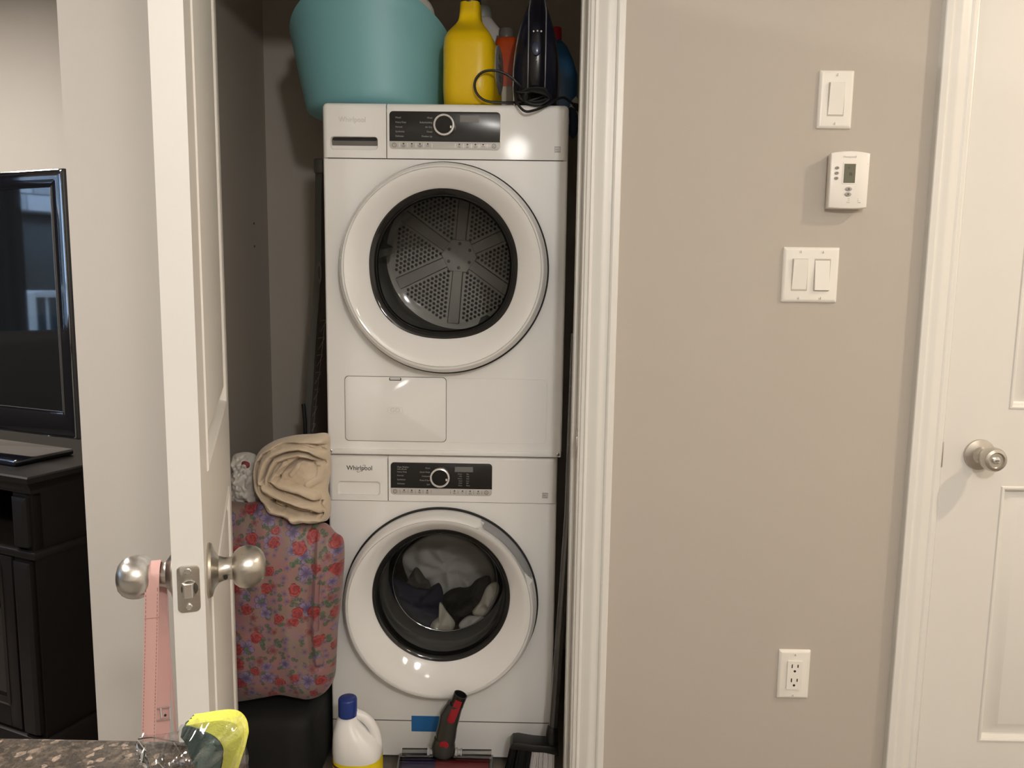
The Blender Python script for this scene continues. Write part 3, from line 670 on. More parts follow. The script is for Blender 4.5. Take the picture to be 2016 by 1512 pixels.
b = B(); b.box(st.x-.0405, st.x+.0405, WY-.0013, WY-.0003, st.z-.022, st.z+.022); o = b.obj('blue_tape', mat('blue_tape', (.03, .16, .42), .4), wsh, label='blue sticker low on the front')
# ------------------------------------------------------------------ cloth helpers
def closed_spline(P, n):
    k = len(P); out = []
    for i in range(k):
        p0, p1, p2, p3 = (Vector((*P[(i+j) % k], 0)) for j in (-1, 0, 1, 2))
        m = max(2, round(n/k))
        for q in range(m):
            t = q/m; out.append(.5*((2*p1)+(p2-p0)*t+(2*p0-5*p1+4*p2-p3)*t*t+(3*p1-p0-3*p2+p3)*t**3))
    return [(v.x, v.y) for v in out]
def puff(name, outline, y0, df, db, m, parent=None, fold=None, nr=22, na=120, p=.5, angle=60, ctr=None, rough=0, rs=20, **props):
    P = closed_spline(outline, na)
    cx = sum(q[0] for q in P)/len(P); cz = sum(q[1] for q in P)/len(P)
    if ctr: cx, cz = ctr
    rings = []
    ss = [math.sin(PI/2*i/nr) for i in range(1, nr+1)]
    def ring(s, sg, d):
        R = []
        for x, z in P:
            X, Z = cx+(x-cx)*s, cz+(z-cz)*s
            y = y0+sg*d*max(0, 1-s*s)**p
            e = 1-s**6
            if sg < 0 and fold: y -= fold(X, Z)*e
            if rough: y += rough*e*noise.noise(Vector((X*rs, y0*7, Z*rs)))
            R.append(Vector((X, y, Z)))
        return R
    rings = [ring(s, -1, df) for s in [1e-3]+ss]+[ring(s, 1, db) for s in [ss[-2], ss[len(ss)//2], ss[2], 1e-3]]
    b = B(); b.loft(rings, True, True)
    return b.obj(name, m, parent, angle, **props)
def seg_dist(px_, pz_, poly):
    best = 1e9; tt = 0
    for i in range(len(poly)-1):
        ax, az = poly[i]; bx, bz = poly[i+1]; dx, dz = bx-ax, bz-az
        t = max(0, min(1, ((px_-ax)*dx+(pz_-az)*dz)/(dx*dx+dz*dz+1e-12)))
        d = math.hypot(px_-ax-t*dx, pz_-az-t*dz)
        if d < best: best = d
    return best
def pxo(pts, Y): return [(at(u, v, Y).x, at(u, v, Y).z) for u, v in pts]
def top(o, label, cat, group=None):
    o['label'] = label; o['category'] = cat
    if group: o['group'] = group
    return o
# ------------------------------------------------------------------ laundry inside the washer
def cloth(name, col, r=.8): return mat(name, col, r, 0, .10, .35, 500)
LY = .478
def garment(name, pts, m, label, dy=0, df=.03, cat='clothing', rough=.018, rs=38):
    o = puff(name, pxo(pts, LY+dy), LY+dy, df, .03, m, None, None, 14, 72, .5, 60, None, rough, rs); return top(o, label, cat, 'laundry inside the washer')
garment('sheet', [(792, 1100), (815, 1070), (850, 1052), (890, 1052), (930, 1068), (962, 1100), (975, 1145), (940, 1175), (890, 1200), (850, 1180), (810, 1150)], cloth('sheet_grey', (.45, .45, .44)), 'grey white sheet bunched at the back of the washer drum', .06, .03)
garment('shirt', [(752, 1150), (775, 1138), (815, 1155), (846, 1160), (864, 1148), (873, 1172), (868, 1208), (852, 1225), (848, 1252), (815, 1240), (780, 1212), (760, 1180)], cloth('navy_cloth', (.008, .010, .030)), 'navy blue shirt inside the washer door', -.008)
garment('trousers', [(800, 1152), (812, 1125), (822, 1118), (838, 1140), (848, 1156), (828, 1166), (808, 1162)], cloth('olive_cloth', (.075, .073, .065)), 'dark olive garment above the navy shirt in the washer', .01, .02)
garment('sweater', [(870, 1178), (890, 1160), (922, 1156), (942, 1140), (962, 1134), (966, 1150), (950, 1180), (930, 1202), (905, 1214), (884, 1204)], cloth('black_cloth', (.006, .006, .006)), 'black garment right of centre in the washer', -.004)
garment('towel', [(866, 1186), (880, 1204), (896, 1228), (884, 1246), (862, 1252), (845, 1246), (850, 1226), (862, 1214)], cloth('white_cloth', (.55, .53, .47)), 'creamy white cloth at the bottom middle of the washer drum', -.02, .025)
garment('sock', [(777, 1196), (786, 1194), (793, 1206), (790, 1217), (780, 1210)], MATS['white_cloth'], 'small white sock at the lower left of the washer drum', -.035, .012)
garment('pillowcase', [(958, 1156), (976, 1146), (984, 1160), (972, 1190), (955, 1212), (936, 1212), (930, 1202), (946, 1182)], MATS['white_cloth'], 'white pillowcase at the right side of the washer drum', -.018, .02)
garment('facecloth', [(904, 1228), (922, 1214), (948, 1214), (956, 1222), (938, 1234), (920, 1242), (908, 1240)], cloth('pale_cloth', (.48, .48, .48)), 'pale grey cloth under the white pillowcase in the washer', -.026, .02)
# ------------------------------------------------------------------ on top of the dryer
TZ = DZ1+.0005
TEAL = mat('teal_plastic', (.195, .44, .48), .45, var=.03)
bcx, bcy = -.393, .49
bt = thing('laundry_basket', 'large teal flexible laundry tub standing on the dryer', 'basket', (bcx, bcy, TZ))
def rim(a): return TZ+.205+.085*abs(math.sin(a))**1.6
def tubring(k, f, ins):            # k 0..1 up the wall
    R = []
    for j in range(96):
        a = 2*PI*j/96; hz_ = (rim(a)-TZ)*k
        s = max(0, hz_/.24); rx = .176+.038*s**.9; ry = .150+.03*s; cxx = bcx-.012*s
        if k < .1: rx -= .030*(1-k/.1)**2; ry -= .030*(1-k/.1)**2
        R.append(Vector((cxx+(rx-ins)*math.cos(a), bcy+(ry-ins)*math.sin(a), TZ+hz_+f)))
    return R
b = B(); KS = [0, .01, .025, .045, .07, .1, .15, .25, .4, .55, .7, .85, .97, 1]
b.loft([tubring(k, 0, 0) for k in KS]+[tubring(1, .002, .002), tubring(1, 0, .005)]+[tubring(k, .004, .005) for k in KS[::-1]], True, True)
tubo = b.obj('tub', TEAL, bt, 50)
hs = at(693, -2, bcy-.17)
b = B(); b.prism(rrect(hs.x-.028, hs.x+.028, hs.z-.003, hs.z+.030, .012, 5), bcy-.1835, bcy-.165); b.obj('handle_opening', DARKGAP, tubo)
o = puff('towel', [(bcx-.15, 1.85), (bcx+.13, 1.85), (bcx+.155, 1.92), (bcx+.145, 2.005), (bcx+.05, 2.05), (bcx-.10, 2.045), (bcx-.195, 2.0), (bcx-.19, 1.92)], bcy, .08, .08, cloth('towel_white', (.66, .64, .59)), None, None, 16, 90, .5, 60, None, .03, 18)
top(o, 'white towel heaped inside the teal laundry tub', 'towel')
def jug(name, label, cx, cy, rot, secs, m, cap, capm, lab=None, z0=TZ):
    """secs: (z, half x, half y, shift x); body of rounded-rectangle sections"""
    t = thing(name, label, 'bottle', (cx, cy, z0), rot)
    b = B(); R = []
    for z, hx_, hy_, dx in secs: R.append([Vector((dx+x, y, z)) for x, y in rrect(-hx_, hx_, -hy_, hy_, min(hx_, hy_)*.62, 6)])
    b.loft(R); bo = b.obj('bottle_body', m, t, 60)
    b = B(); r, zc0, zc1, dx = cap; n = 40
    b.lathe([(r*.98, zc0), (r, zc0+.002), (r*.96, zc1-.003), (r*.86, zc1), (0, zc1)], (dx, 0, 0), 'Z', n); b.obj('bottle_cap', capm, t)
    return t, bo
YEL = mat('yellow_plastic', (.76, .51, .003), .38, var=.02)
def zz(u, v, y): return at(u, v, y).z-TZ
jy = .39
jx = at(932, 150, jy).x
S = [(0, .058, .085, 0), (.004, .062, .092, 0), (.05, .0635, .097, .0), (zz(925, 110, jy), .0625, .098, 0), (zz(925, 90, jy), .059, .094, -.002), (zz(925, 78, jy), .053, .08, -.004), (zz(925, 66, jy), .045, .06, -.006), (zz(925, 54, jy), .035, .042, -.007), (zz(925, 44, jy), .0285, .03, -.008), (zz(925, 34, jy), .0262, .027, -.008), (zz(925, 8, jy), .0240, .0245, -.008)]
jg, jb = jug('detergent_jug', 'yellow liquid detergent jug with dark navy cap', jx, jy, -.13, S, YEL, (.0255, zz(925, 8, jy)-.002, zz(925, 8, jy)+.04, -.008), mat('navy_cap', (.012, .012, .03), .4))
b = B(); lz = zz(985, 138, jy)
b.lathe([(1, .0605), (1, .0645), (.96, .0652), (0, .0652)], (0, 0, 0), 'X', 40); b.xf(Matrix.Translation((0, .012, lz)) @ Matrix.Diagonal((1, .062, .058, 1))); lb = b.obj('jug_label', mat('label_silver', (.30, .30, .29), .4), jb)
b = B()
for i, (y_, z_, h_, w_) in enumerate([(-.012, .030, .014, .0035), (.0, .026, .010, .003)]+[((-1)**i*.008+.004*(i % 3), .012-.006*i, .0016, .022-.0012*i) for i in range(7)]): b.box(.0650, .0656, .012+y_-w_, .012+y_+w_, lz+z_-h_/2, lz+z_+h_/2)
b.obj('label_print', PRINTD, lb, 30, kind='stuff')
wy = .66; wx = at(958, 60, wy).x
jug('bleach_jug', 'white jug behind the yellow detergent jug', wx, wy, .0, [(0, .055, .06, 0), (.15, .058, .06, 0), (zz(970, 75, wy), .056, .055, 0), (zz(970, 58, wy), .040, .045, -.006), (zz(970, 45, wy), .030, .034, -.010), (zz(970, 38, wy), .026, .028, -.012)], mat('bottle_white', (.60, .58, .54), .4), (.027, zz(970, 38, wy)-.002, zz(970, 14, wy), -.012), mat('cap_grey', (.30, .31, .29), .4))
oy = .56; ox = at(1003, 120, oy).x
ob_, obb = jug('stain_remover', 'orange red bottle between the yellow jug and the iron', ox, oy, .0, [(0, .038, .04, 0), (.10, .040, .04, 0), (zz(1000, 92, oy), .040, .038, 0), (zz(1000, 82, oy), .036, .034, -.002), (zz(1000, 78, oy), .025, .025, -.006)], mat('orange_plastic', (.52, .065, .008), .35), (.021, zz(1000, 80, oy), zz(1000, 58, oy), -.010), mat('smoky_cap', (.14, .125, .11), .35))
b = B(); b.prism(rrect(-.039, .016, .010, zz(1005, 178, oy), .008, 4), -.0412, -.0395); b.obj('bottle_label', mat('cream_label', (.55, .50, .38), .5), obb)
by_ = .60; bx_ = at(1105, 140, by_).x
bb_, bbb = jug('softener_bottle', 'blue softener bottle with red cap behind the iron', bx_, by_, .0, [(0, .040, .045, .002), (.08, .043, .045, .002), (zz(1100, 150, by_), .044, .045, .0), (zz(1100, 120, by_), .036, .042, -.006), (zz(1100, 96, by_), .026, .034, -.012), (zz(1100, 84, by_), .016, .024, -.016)], mat('blue_plastic', (.025, .11, .24), .35), (.0155, zz(1100, 86, by_), zz(1100, 55, by_), -.016), mat('red_cap', (.42, .012, .03), .4))
b = B(); b.prism([(.012, .01), (.044, .01), (.045, .075), (.040, .085), (.026, .070)], -.0468, -.0448); bl = b.obj('bottle_label', mat('pale_label', (.42, .42, .38), .5), bbb)
b = B(); b.box(.030, .044, -.0475, -.0466, .040, .042); b.box(.028, .044, -.0475, -.0466, .030, .0315); b.obj('label_print', PRINTD, bl, 30, kind='stuff')
# steam iron standing on its heel
iy = .37; ic = at(1056, 120, iy); ix = ic.x
ir = thing('steam_iron', 'dark navy steam iron standing upright with its black cord coiled in front', 'iron', (ix, iy, TZ))
NAVY = mat('iron_navy', (.010, .012, .028), .22); INK = mat('iron_black', (.006, .006, .010), .25); IGREY = mat('iron_grey', (.16, .16, .17), .35)
prof = [(0, .046), (.006, .050), (.03, .054), (.07, .0565), (.11, .0565), (.15, .053), (.19, .046), (.225, .036), (.255, .025), (.28, .013), (.298, .003)]
def leaf(b, k, y0, y1, ex=0):
    R = []
    for h, hw in prof:
        hw = hw*k+ex
        R.append([Vector((ix+hw*math.cos(a), (y0+y1)/2-(y1-y0)/2*(1 if math.sin(a) > 0 else -1)*abs(math.sin(a))**.6, TZ+h)) for a in [2*PI*i/28 for i in range(28)]])
    b.loft(R)
b = B(); leaf(b, 1.0, iy+.035, iy+.046, .0035); b.obj('soleplate', mat('sole_steel', (.45, .45, .44), .25, 1), ir, 40)
b = B(); R = []
for h, hw in prof:
    dep = .055+.02*math.sin(min(1, h/.3)*PI)
    R.append([Vector((ix+hw*math.cos(a), iy+.035-dep*max(0, math.sin(a))**.75-(.004 if math.sin(a) > 0 else 0), TZ+h)) for a in [2*PI*i/32 for i in range(32)]])
b.loft(R); shell = b.obj('iron_shell', NAVY, ir, 60)
b = B(); R = []          # handle: an arch from the heel to the nose, in front of the shell
hp = [(.020, -.030), (.032, -.055), (.065, -.072), (.12, -.080), (.175, -.076), (.22, -.060), (.250, -.038), (.268, -.022)]
for i, (h, dy) in enumerate(hp):
    hw = (.020, .021, .0215, .0215, .021, .0195, .017, .013)[i]
    R.append([Vector((ix+hw*math.cos(a), iy+dy+.013*math.sin(a), TZ+h+.006*math.sin(a)*(1 if i < 3 else -.5))) for a in [2*PI*j/20 for j in range(20)]])
b.loft(R); hd = b.obj('iron_handle', INK, ir, 60)
for sg in (-1, 1):
    b = B(); b.tube(bez([(ix+sg*.0205*(1 if i < 6 else .85), iy+dy-.004, TZ+h) for i, (h, dy) in enumerate(hp)], 5), .0016, 6); b.obj('grey_piping', IGREY, hd)
b = B(); b.lathe([(.011, -.0945), (.0105, -.0985), (.008, -.1), (0, -.1)], (0, 0, 0), 'Y', 28); b.xf(Matrix.Translation((ix-.002, iy, TZ+.125)) @ Matrix.Diagonal((1, 1, 1.45, 1))); b.obj('temperature_button', mat('iron_blue', (.035, .045, .085), .2), hd)
b = B()
for x_, z_ in ((-.009, .165), (0, .166), (.009, .165), (0, .100)): b.lathe([(.0022, -.092), (.0018, -.0945), (0, -.0948)], (ix+x_, iy, TZ+z_), 'Y', 12)
b.obj('indicator_lights', mat('indicator', (.55, .55, .55), .3), hd, 30, kind='stuff')
b = B(); b.lathe([(.0105, -.0855), (.0105, -.0875), (.0090, -.0875), (.0090, -.0855)], (0, 0, 0), 'Y', 28, False); b.xf(Matrix.Translation((ix, iy+.012, TZ+.205)) @ Matrix.Diagonal((1, 1, .85, 1))); b.obj('spray_emblem', IGREY, hd)
b = B(); b.lathe([(.004, -.066), (.003, -.071), (0, -.071)], (ix, iy+.012, TZ+.235), 'Y', 14); b.obj('spray_nozzle', IGREY, hd)
CORD = mat('black_cord', (.008, .008, .008), .5)
def cp(u, v, y): return at(u, v, y)
b = B()
pts = [cp(1035, 185, .30), cp(1020, 165, .283), cp(1000, 148, .278), cp(975, 139, .276), cp(950, 142, .276), cp(936, 158, .276), cp(936, 178, .276), cp(948, 194, .276), cp(968, 201, .277), cp(1000, 202, .285), cp(1022, 201, .295), cp(1050, 196, .30), cp(1075, 186, .295), cp(1072, 175, .29), cp(1045, 174, .29), cp(1024, 184, .29), cp(1030, 198, .285), cp(1058, 200, .285), cp(1080, 192, .285), cp(1062, 180, .28), cp(1035, 182, .28), cp(1016, 180, .285), cp(1013, 170, .29), cp(1014, 188, .272), cp(1020, 206, .262), cp(1034, 219, .258), cp(1052, 217, .262), cp(1075, 208, .272), cp(1095, 196, .29), cp(1110, 192, .30), cp(1122, 200, .31), cp(1130, 206, .32)]
b.tube(bez(pts, 6), .0031, 8); co = b.obj('cord', CORD, ir)
b = B()
for k in range(5): b.tube(bez([cp(1024+k*3, 188-k*2, .298-.004*k), cp(1040+k*2, 176+k, .29-.004*k), cp(1066+k*2, 178+k*2, .288-.004*k), cp(1084-k, 192+k, .29-.003*k), cp(1060, 202+k, .288-.004*k), cp(1030+k, 198, .292-.004*k), cp(1024+k*3, 188-k*2, .298-.004*k)], 6), .0030, 8)
b.obj('cord_coil', CORD, ir, 35, kind='stuff')
pe = cp(1130, 206, .32); b = B(); b.tube([pe, pe+Vector((.010, .01, -.004)), pe+Vector((.024, .02, -.012))], [.005, .009, .008], 10); b.obj('plug', BLACKP, ir)
o = puff('cloth_scrap', pxo([(1121, 212), (1134, 218), (1139, 245), (1134, 268), (1124, 270), (1121, 240)], .46), .46, .012, .012, cloth('dark_blue_cloth', (.012, .025, .05)), None, None, 10, 48, .5, 60, None, .004, 40)
top(o, 'dark blue cloth hanging beside the dryer top corner', 'cloth')
# ------------------------------------------------------------------ ironing board behind the machines
yb = .66
ib = thing('ironing_board', 'folded ironing board with dark patterned cover leaning left of the dryer', 'ironing board', (at(625, 800, yb).x, yb, 0))
GUN = mat('board_grey', (.13, .13, .12), .4, .1)
edge = [(623, 322), (622, 420), (622, 505), (619, 570), (611, 680), (605, 780), (600, 870)]
E3 = [at(u, v, yb) for u, v in edge]; E3.append(Vector((E3[-1].x-.03, yb, .02)))
E3s = bez(E3, 6)
b = B(); b.loft([[p+Vector((0, -.012, 0)), p+Vector((.020, -.016, 0)), p+Vector((.020, .012, 0)), p+Vector((0, .012, 0))] for p in E3s]); fr_ = b.obj('board_frame', GUN, ib, 50)
b = B(); b.loft([[p+Vector((.018, -.006, 0)), Vector((-.4945, p.y+.04, p.z)), Vector((-.4945, p.y+.052, p.z)), p+Vector((.018, .008, 0))] for p in E3s]); cov = b.obj('board_cover', mat('board_brown', (.062, .046, .037), .8), ib, 50)
b = B(); c0 = E3[0]; b.box(c0.x-.004, c0.x+.024, yb-.02, yb+.016, c0.z-.03, c0.z+.012, .005); b.obj('board_end_cap', GUN, ib)
b = B(); hpos = at(629, 537, yb-.018); b.lathe([(.006, 0), (.006, -.003), (.0035, -.003), (.003, 0)], (0, 0, 0), 'Y', 24, False); b.xf(Matrix.Translation((hpos.x, yb-.016, hpos.z)) @ Matrix.Diagonal((1.1, 1, 5.5, 1))); b.obj('hook_slot', mat('slot_metal', (.20, .20, .19), .3, .6), fr_)
b = B(); l0, l1 = at(597, 795, yb-.02), at(601, 860, yb-.02); b.tube([l0+Vector((0, 0, 0)), (l0+l1)/2+Vector((.002, 0, 0)), l1, Vector((l1.x+.0, yb-.02, l1.z-.2))], .006, 8); b.obj('board_leg', BLACKP, ib)
b = B(); LN = mat('cover_line', (.30, .27, .23), .7)
spine = [at(u, v, yb-.003) for u, v in ((639, 640), (634, 690), (628, 740), (622, 795), (616, 850), (612, 890))]
b.tube(spine, .0009, 5)
for i in range(8):
    v = 630+34*i; u = 640-(v-630)*.105
    b.tube([at(u-10, v+2, yb-.004), at(u+3, v, yb-.004)], .0008, 5); b.tube([at(u-9, v+24, yb-.004), at(u+2, v+2, yb-.004)], .0008, 5)
b.obj('cover_pattern', LN, cov, 30, kind='stuff')
# ------------------------------------------------------------------ heap left of the washer
def floral():
    t = NT('floral_fabric'); co = t.coord(); sp = t.n('ShaderNodeSeparateXYZ'); t.l(co, sp.inputs[0])
    cb = t.n('ShaderNodeCombineXYZ'); t.l(sp.outputs[0], cb.inputs[0]); t.l(sp.outputs[2], cb.inputs[1])
    wv, wc = t.noise(cb.outputs[0], 75, 3)
    base = t.mix(t.ramp(t.noise(cb.outputs[0], 16, 4)[0], .35, .65), (.270, .135, .130), (.215, .158, .130))
    base = t.mix(t.ramp(t.noise(cb.outputs[0], 34, 3)[0], .50, .72), base, (.255, .122, .172))
    def layer(col, scale, off, petals, r0, dep, c0, c1, keep, rnd=1.0):
        mp = t.n('ShaderNodeMapping'); t.l(cb.outputs[0], mp.inputs[0]); mp.inputs['Location'].default_value = (*off, 0)
        v = t.n('ShaderNodeTexVoronoi', voronoi_dimensions='2D'); v.inputs['Scale'].default_value = scale; v.inputs['Randomness'].default_value = rnd; t.l(mp.outputs[0], v.inputs['Vector'])
        d = t.n('ShaderNodeVectorMath', operation='SUBTRACT'); t.l(mp.outputs[0], d.inputs[0]); t.l(v.outputs['Position'], d.inputs[1])
        s = t.n('ShaderNodeSeparateXYZ'); t.l(d.outputs[0], s.inputs[0]); cs = t.n('ShaderNodeSeparateColor'); t.l(v.outputs['Color'], cs.inputs[0])
        r = t.math('SQRT', t.math('ADD', t.math('MULTIPLY', s.outputs[0], s.outputs[0]), t.math('MULTIPLY', s.outputs[1], s.outputs[1])))
        an = t.math('ARCTAN2', s.outputs[1], s.outputs[0])
        ph = t.math('MULTIPLY', cs.outputs[1], 6.28)
        pe = t.math('ABSOLUTE', t.math('COSINE', t.math('ADD', t.math('MULTIPLY', an, petals/2), ph)))
        R = t.math('MULTIPLY', t.math('MULTIPLY_ADD', pe, dep, 1-dep), t.math('MULTIPLY_ADD', cs.outputs[2], .5*r0, .62*r0))
        R = t.math('MULTIPLY', R, t.math('MULTIPLY_ADD', wv, 1.1, .45))
        q = t.math('DIVIDE', r, R)
        m = t.math('MULTIPLY', t.ramp(q, 1.06, .94), t.math('GREATER_THAN', cs.outputs[0], keep))
        sw = t.math('MULTIPLY_ADD', t.math('SINE', t.math('ADD', t.math('MULTIPLY', q, 8), t.math('MULTIPLY_ADD', wv, 26, t.math('MULTIPLY', an, 1)))), .5, .5)
        sw = t.math('MULTIPLY', sw, t.ramp(q, .1, 1.05, .45, 1.0)) if petals < 5 else t.math('MULTIPLY', t.ramp(q, .0, .95), t.ramp(pe, .05, .5))
        shade = t.mix(sw, c0, c1)
        shade = t.mix(t.ramp(q, .88, 1.02), shade, tuple(c*.35 for c in c0))
        return t.mix(m, col, shade)
    c = layer(base, 40, (.31, .17), 2, .0105, .85, (.075, .085, .065), (.125, .15, .105), .45)
    c = layer(c, 46, (1.31, .67), 6, .0080, .5, (.12, .075, .13), (.21, .14, .20), .45)
    c = layer(c, 24, (2.41, 1.13), 5, .0135, .5, (.15, .04, .045), (.26, .11, .11), .60)
    c = layer(c, 20, (.03, .41), 5, .0195, .42, (.075, .055, .125), (.215, .165, .285), .35)
    c = layer(c, 26, (.83, .12), 2, .0120, .78, (.055, .085, .055), (.125, .165, .11), .58)
    c = layer(c, 20, (.57, .93), 3, .0165, .16, (.20, .018, .024), (.37, .075, .07), .40)
    t.l(c, t.b.inputs['Base Color']); t.b.inputs['Roughness'].default_value = .55; t.b.inputs['Sheen Weight'].default_value = .15
    t.bump(t.noise(co, 700, 2)[0], .2); return t.m
FLOR = floral()
gy = .205
def zc_(v, k=2.652): return (430+v[0]/k, 830+v[1]/k)
outl = [zc_(p) for p in ((-45, 440), (60, 418), (150, 425), (260, 420), (400, 500), (480, 525), (560, 533), (610, 580), (648, 610), (657, 680), (652, 800), (640, 930), (625, 1050), (616, 1200), (610, 1310), (590, 1370), (545, 1415), (480, 1436), (420, 1428), (330, 1413), (240, 1428), (100, 1450), (-40, 1455), (-60, 1200), (-60, 800))]
seamL = pxo([zc_(p) for p in ((548, 530), (552, 700), (545, 850), (538, 1000), (548, 1210))], gy); seamR = pxo([zc_(p) for p in ((566, 535), (575, 700), (566, 900), (560, 1210))], gy)
def bagfold(x, z):
    d1, d2 = seg_dist(x, z, seamL), seg_dist(x, z, seamR)
    h = .011*math.exp(-(d1/.005)**2)+.007*math.exp(-(d2/.004)**2)-.006*math.exp(-(min(abs(d1-.012), 1)/.005)**2)*(1 if d2 > .004 else 0)
    return h+.007*noise.noise(Vector((x*9, 3, z*7)))+.003*noise.noise(Vector((x*34, 1, z*16)))
bag = puff('laundry_bag', pxo(outl, gy), gy, .075, .06, FLOR, None, bagfold, 46, 220, .38)
top(bag, 'pink floral laundry bag standing beside the washer', 'bag')
bz0 = min(v.co.z for v in bag.data.vertices)
b = B(); b.box(-.842, -.497, .13, .60, 0, bz0+.001, .03, 4); o = b.obj('storage_box', mat('black_fabric', (.0035, .0035, .0035), .85)); top(o, 'black fabric storage box under the floral laundry bag', 'box')
# beige fleece blanket
by0 = .215
def z7(p): return (450+p[0]/7.957, 850+p[1]/7.957)
FL = mat('fleece_beige', (.54, .445, .33), .95, 0, .10, .9, 520, 60, Sheen_Weight=.3)
rolls = [([(1540, 100), (1250, 85), (950, 100), (720, 180), (560, 270), (480, 420), (462, 600), (475, 780), (540, 920), (640, 1030), (760, 1120)], 66, 1.0),
    ([(1550, 340), (1350, 215), (1150, 190), (950, 215), (770, 285), (640, 420), (585, 560), (570, 720), (600, 880), (690, 1000)], 70, .72),
    ([(1480, 440), (1330, 330), (1150, 300), (960, 340), (810, 400), (730, 520), (680, 650), (690, 740)], 50, .45),
    ([(960, 450), (890, 540), (810, 640), (750, 700)], 46, .62), ([(780, 730), (1000, 790), (1200, 850), (1420, 960)], 70, .62),
    ([(640, 800), (800, 880), (1000, 950), (1200, 1030), (1400, 1090), (1530, 1170)], 66, .86), ([(840, 1060), (1000, 1130), (1200, 1190), (1330, 1215)], 45, .45),
    ([(610, 1070), (740, 1170), (960, 1220), (1130, 1290), (1300, 1300), (1480, 1320)], 92, 1.15), ([(1530, 1090), (1575, 1200), (1550, 1340)], 45, .8),
    ([(1190, 400), (1130, 520), (1050, 620)], 40, .15), ([(1480, 420), (1500, 560), (1470, 700), (1300, 780)], 60, .14)]
k7 = (at(560, 950, by0)-at(550, 950, by0)).length/10/7.957
rolls = [(pxo([z7(p) for p in P], by0), w*k7, h) for P, w, h in rolls]
creases = [pxo([z7(p) for p in P], by0) for P in ([(790, 215), (900, 160), (970, 150), (1100, 152), (1300, 190), (1550, 265)], [(1550, 460), (1450, 370), (1330, 300), (1180, 265), (1050, 285), (900, 315), (750, 375), (700, 470), (660, 590), (610, 700)],
    [(1470, 430), (1350, 400), (1230, 382), (1130, 400), (1050, 470), (940, 530), (870, 600), (850, 680)], [(525, 760), (510, 560), (535, 440)], [(600, 790), (640, 900), (700, 980), (800, 1050), (950, 1115)], [(755, 735), (850, 820), (1000, 920), (1200, 990), (1430, 1030)],
    [(960, 1100), (1150, 1170), (1300, 1190), (1490, 1280)], [(1500, 1060), (1548, 1160), (1490, 1290)])]
def blfold(x, z):
    h = 0
    wob = 1+.12*noise.noise(Vector((x*30, 2, z*30)))
    for P, w_, H in rolls:
        d = seg_dist(x, z, P)/(w_*wob)
        if d < 1: h = max(h, H*(1-d**2.4)**.55*.044)
        elif d < 1.6: h = max(h, 0)
    for P in creases:
        d = seg_dist(x, z, P)
        if d < .012: h -= .020*math.exp(-(d/.0036)**2)
    return h+.0028*noise.noise(Vector((x*26, 5, z*26)))+.0012*noise.noise(Vector((x*90, 5, z*90)))
bo = [z7(p) for p in ((1560, 40), (1300, 38), (1050, 55), (800, 110), (640, 180), (530, 260), (450, 370), (415, 520), (415, 680), (440, 850), (520, 1000), (600, 1090), (680, 1230), (800, 1280), (940, 1310), (1060, 1380), (1110, 1450), (1160, 1465), (1260, 1410), (1400, 1425), (1480, 1390), (1560, 1370), (1600, 1240), (1595, 1080), (1560, 900), (1600, 600), (1590, 300))]
bl = puff('blanket', pxo(bo, by0), by0, .034, .055, FL, None, blfold, 100, 360, .32)
top(bl, 'beige fleece blanket rolled up on top of the floral laundry bag', 'blanket')
# satin cloth
SAT = mat('satin_white', (.52, .50, .46), .38, 0, .22, .25, 120, 45, Sheen_Weight=.2)
def satfold(x, z): return .018*abs(noise.noise(Vector((x*34, 9, z*26))))+.014*abs(noise.noise(Vector((x*70, 4, z*50))))+.004*noise.noise(Vector((x*150, 4, z*120)))
so = [z7(p) for p in ((0, 700), (120, 600), (190, 560), (150, 470), (80, 390), (110, 345), (240, 320), (350, 330), (440, 390), (500, 600), (500, 900), (480, 1100), (330, 1100), (160, 1130), (0, 1130), (-150, 1100), (-160, 800))]
sa = puff('pillow_cover', pxo(so, .24), .24, .035, .04, SAT, None, satfold, 40, 160, .5, 60, pxo([z7((230, 800))], .24)[0])
top(sa, 'crumpled white satin pillow cover beside the rolled blanket', 'pillow cover')
rp = pxo([z7(p) for p in ((190, 490), (240, 470), (310, 500), (310, 570), (250, 590), (195, 555))], .205)
puff('red_flower_print', rp, .212, .006, .004, mat('red_print', (.22, .03, .035), .6), sa, None, 8, 40)
# ------------------------------------------------------------------ on the closet floor in front of the washer
# bleach bottle
qy = .125
bl0 = at(704, 1470, qy); bxc = (at(656, 1460, qy).x+at(753, 1460, qy).x)/2; hw0 = (at(753, 1460, qy).x-at(656, 1460, qy).x)/2
cap0 = at(686, 1386, qy); zl = at(703, 1478, qy).z; zb_ = at(685, 1402, qy).z; zc_t = at(686, 1374, qy-.01).z
bt2 = thing('bleach_bottle', 'white bottle with blue cap and yellow label in front of the washer', 'bottle', (bxc, qy, 0))
WPL = mat('bleach_white', (.78, .78, .78), .3, var=.01)
def ell(cx, cy, z, a, c, n=40, p=.8):
    R = []
    for i in range(n):
        t = 2*PI*i/n; x, y = math.cos(t), math.sin(t)
        R.append(Vector((cx+a*math.copysign(abs(x)**p, x), cy+c*math.copysign(abs(y)**p, y), z)))
    return R
dz = zb_-zl; cxs = cap0.x-bxc
b = B()
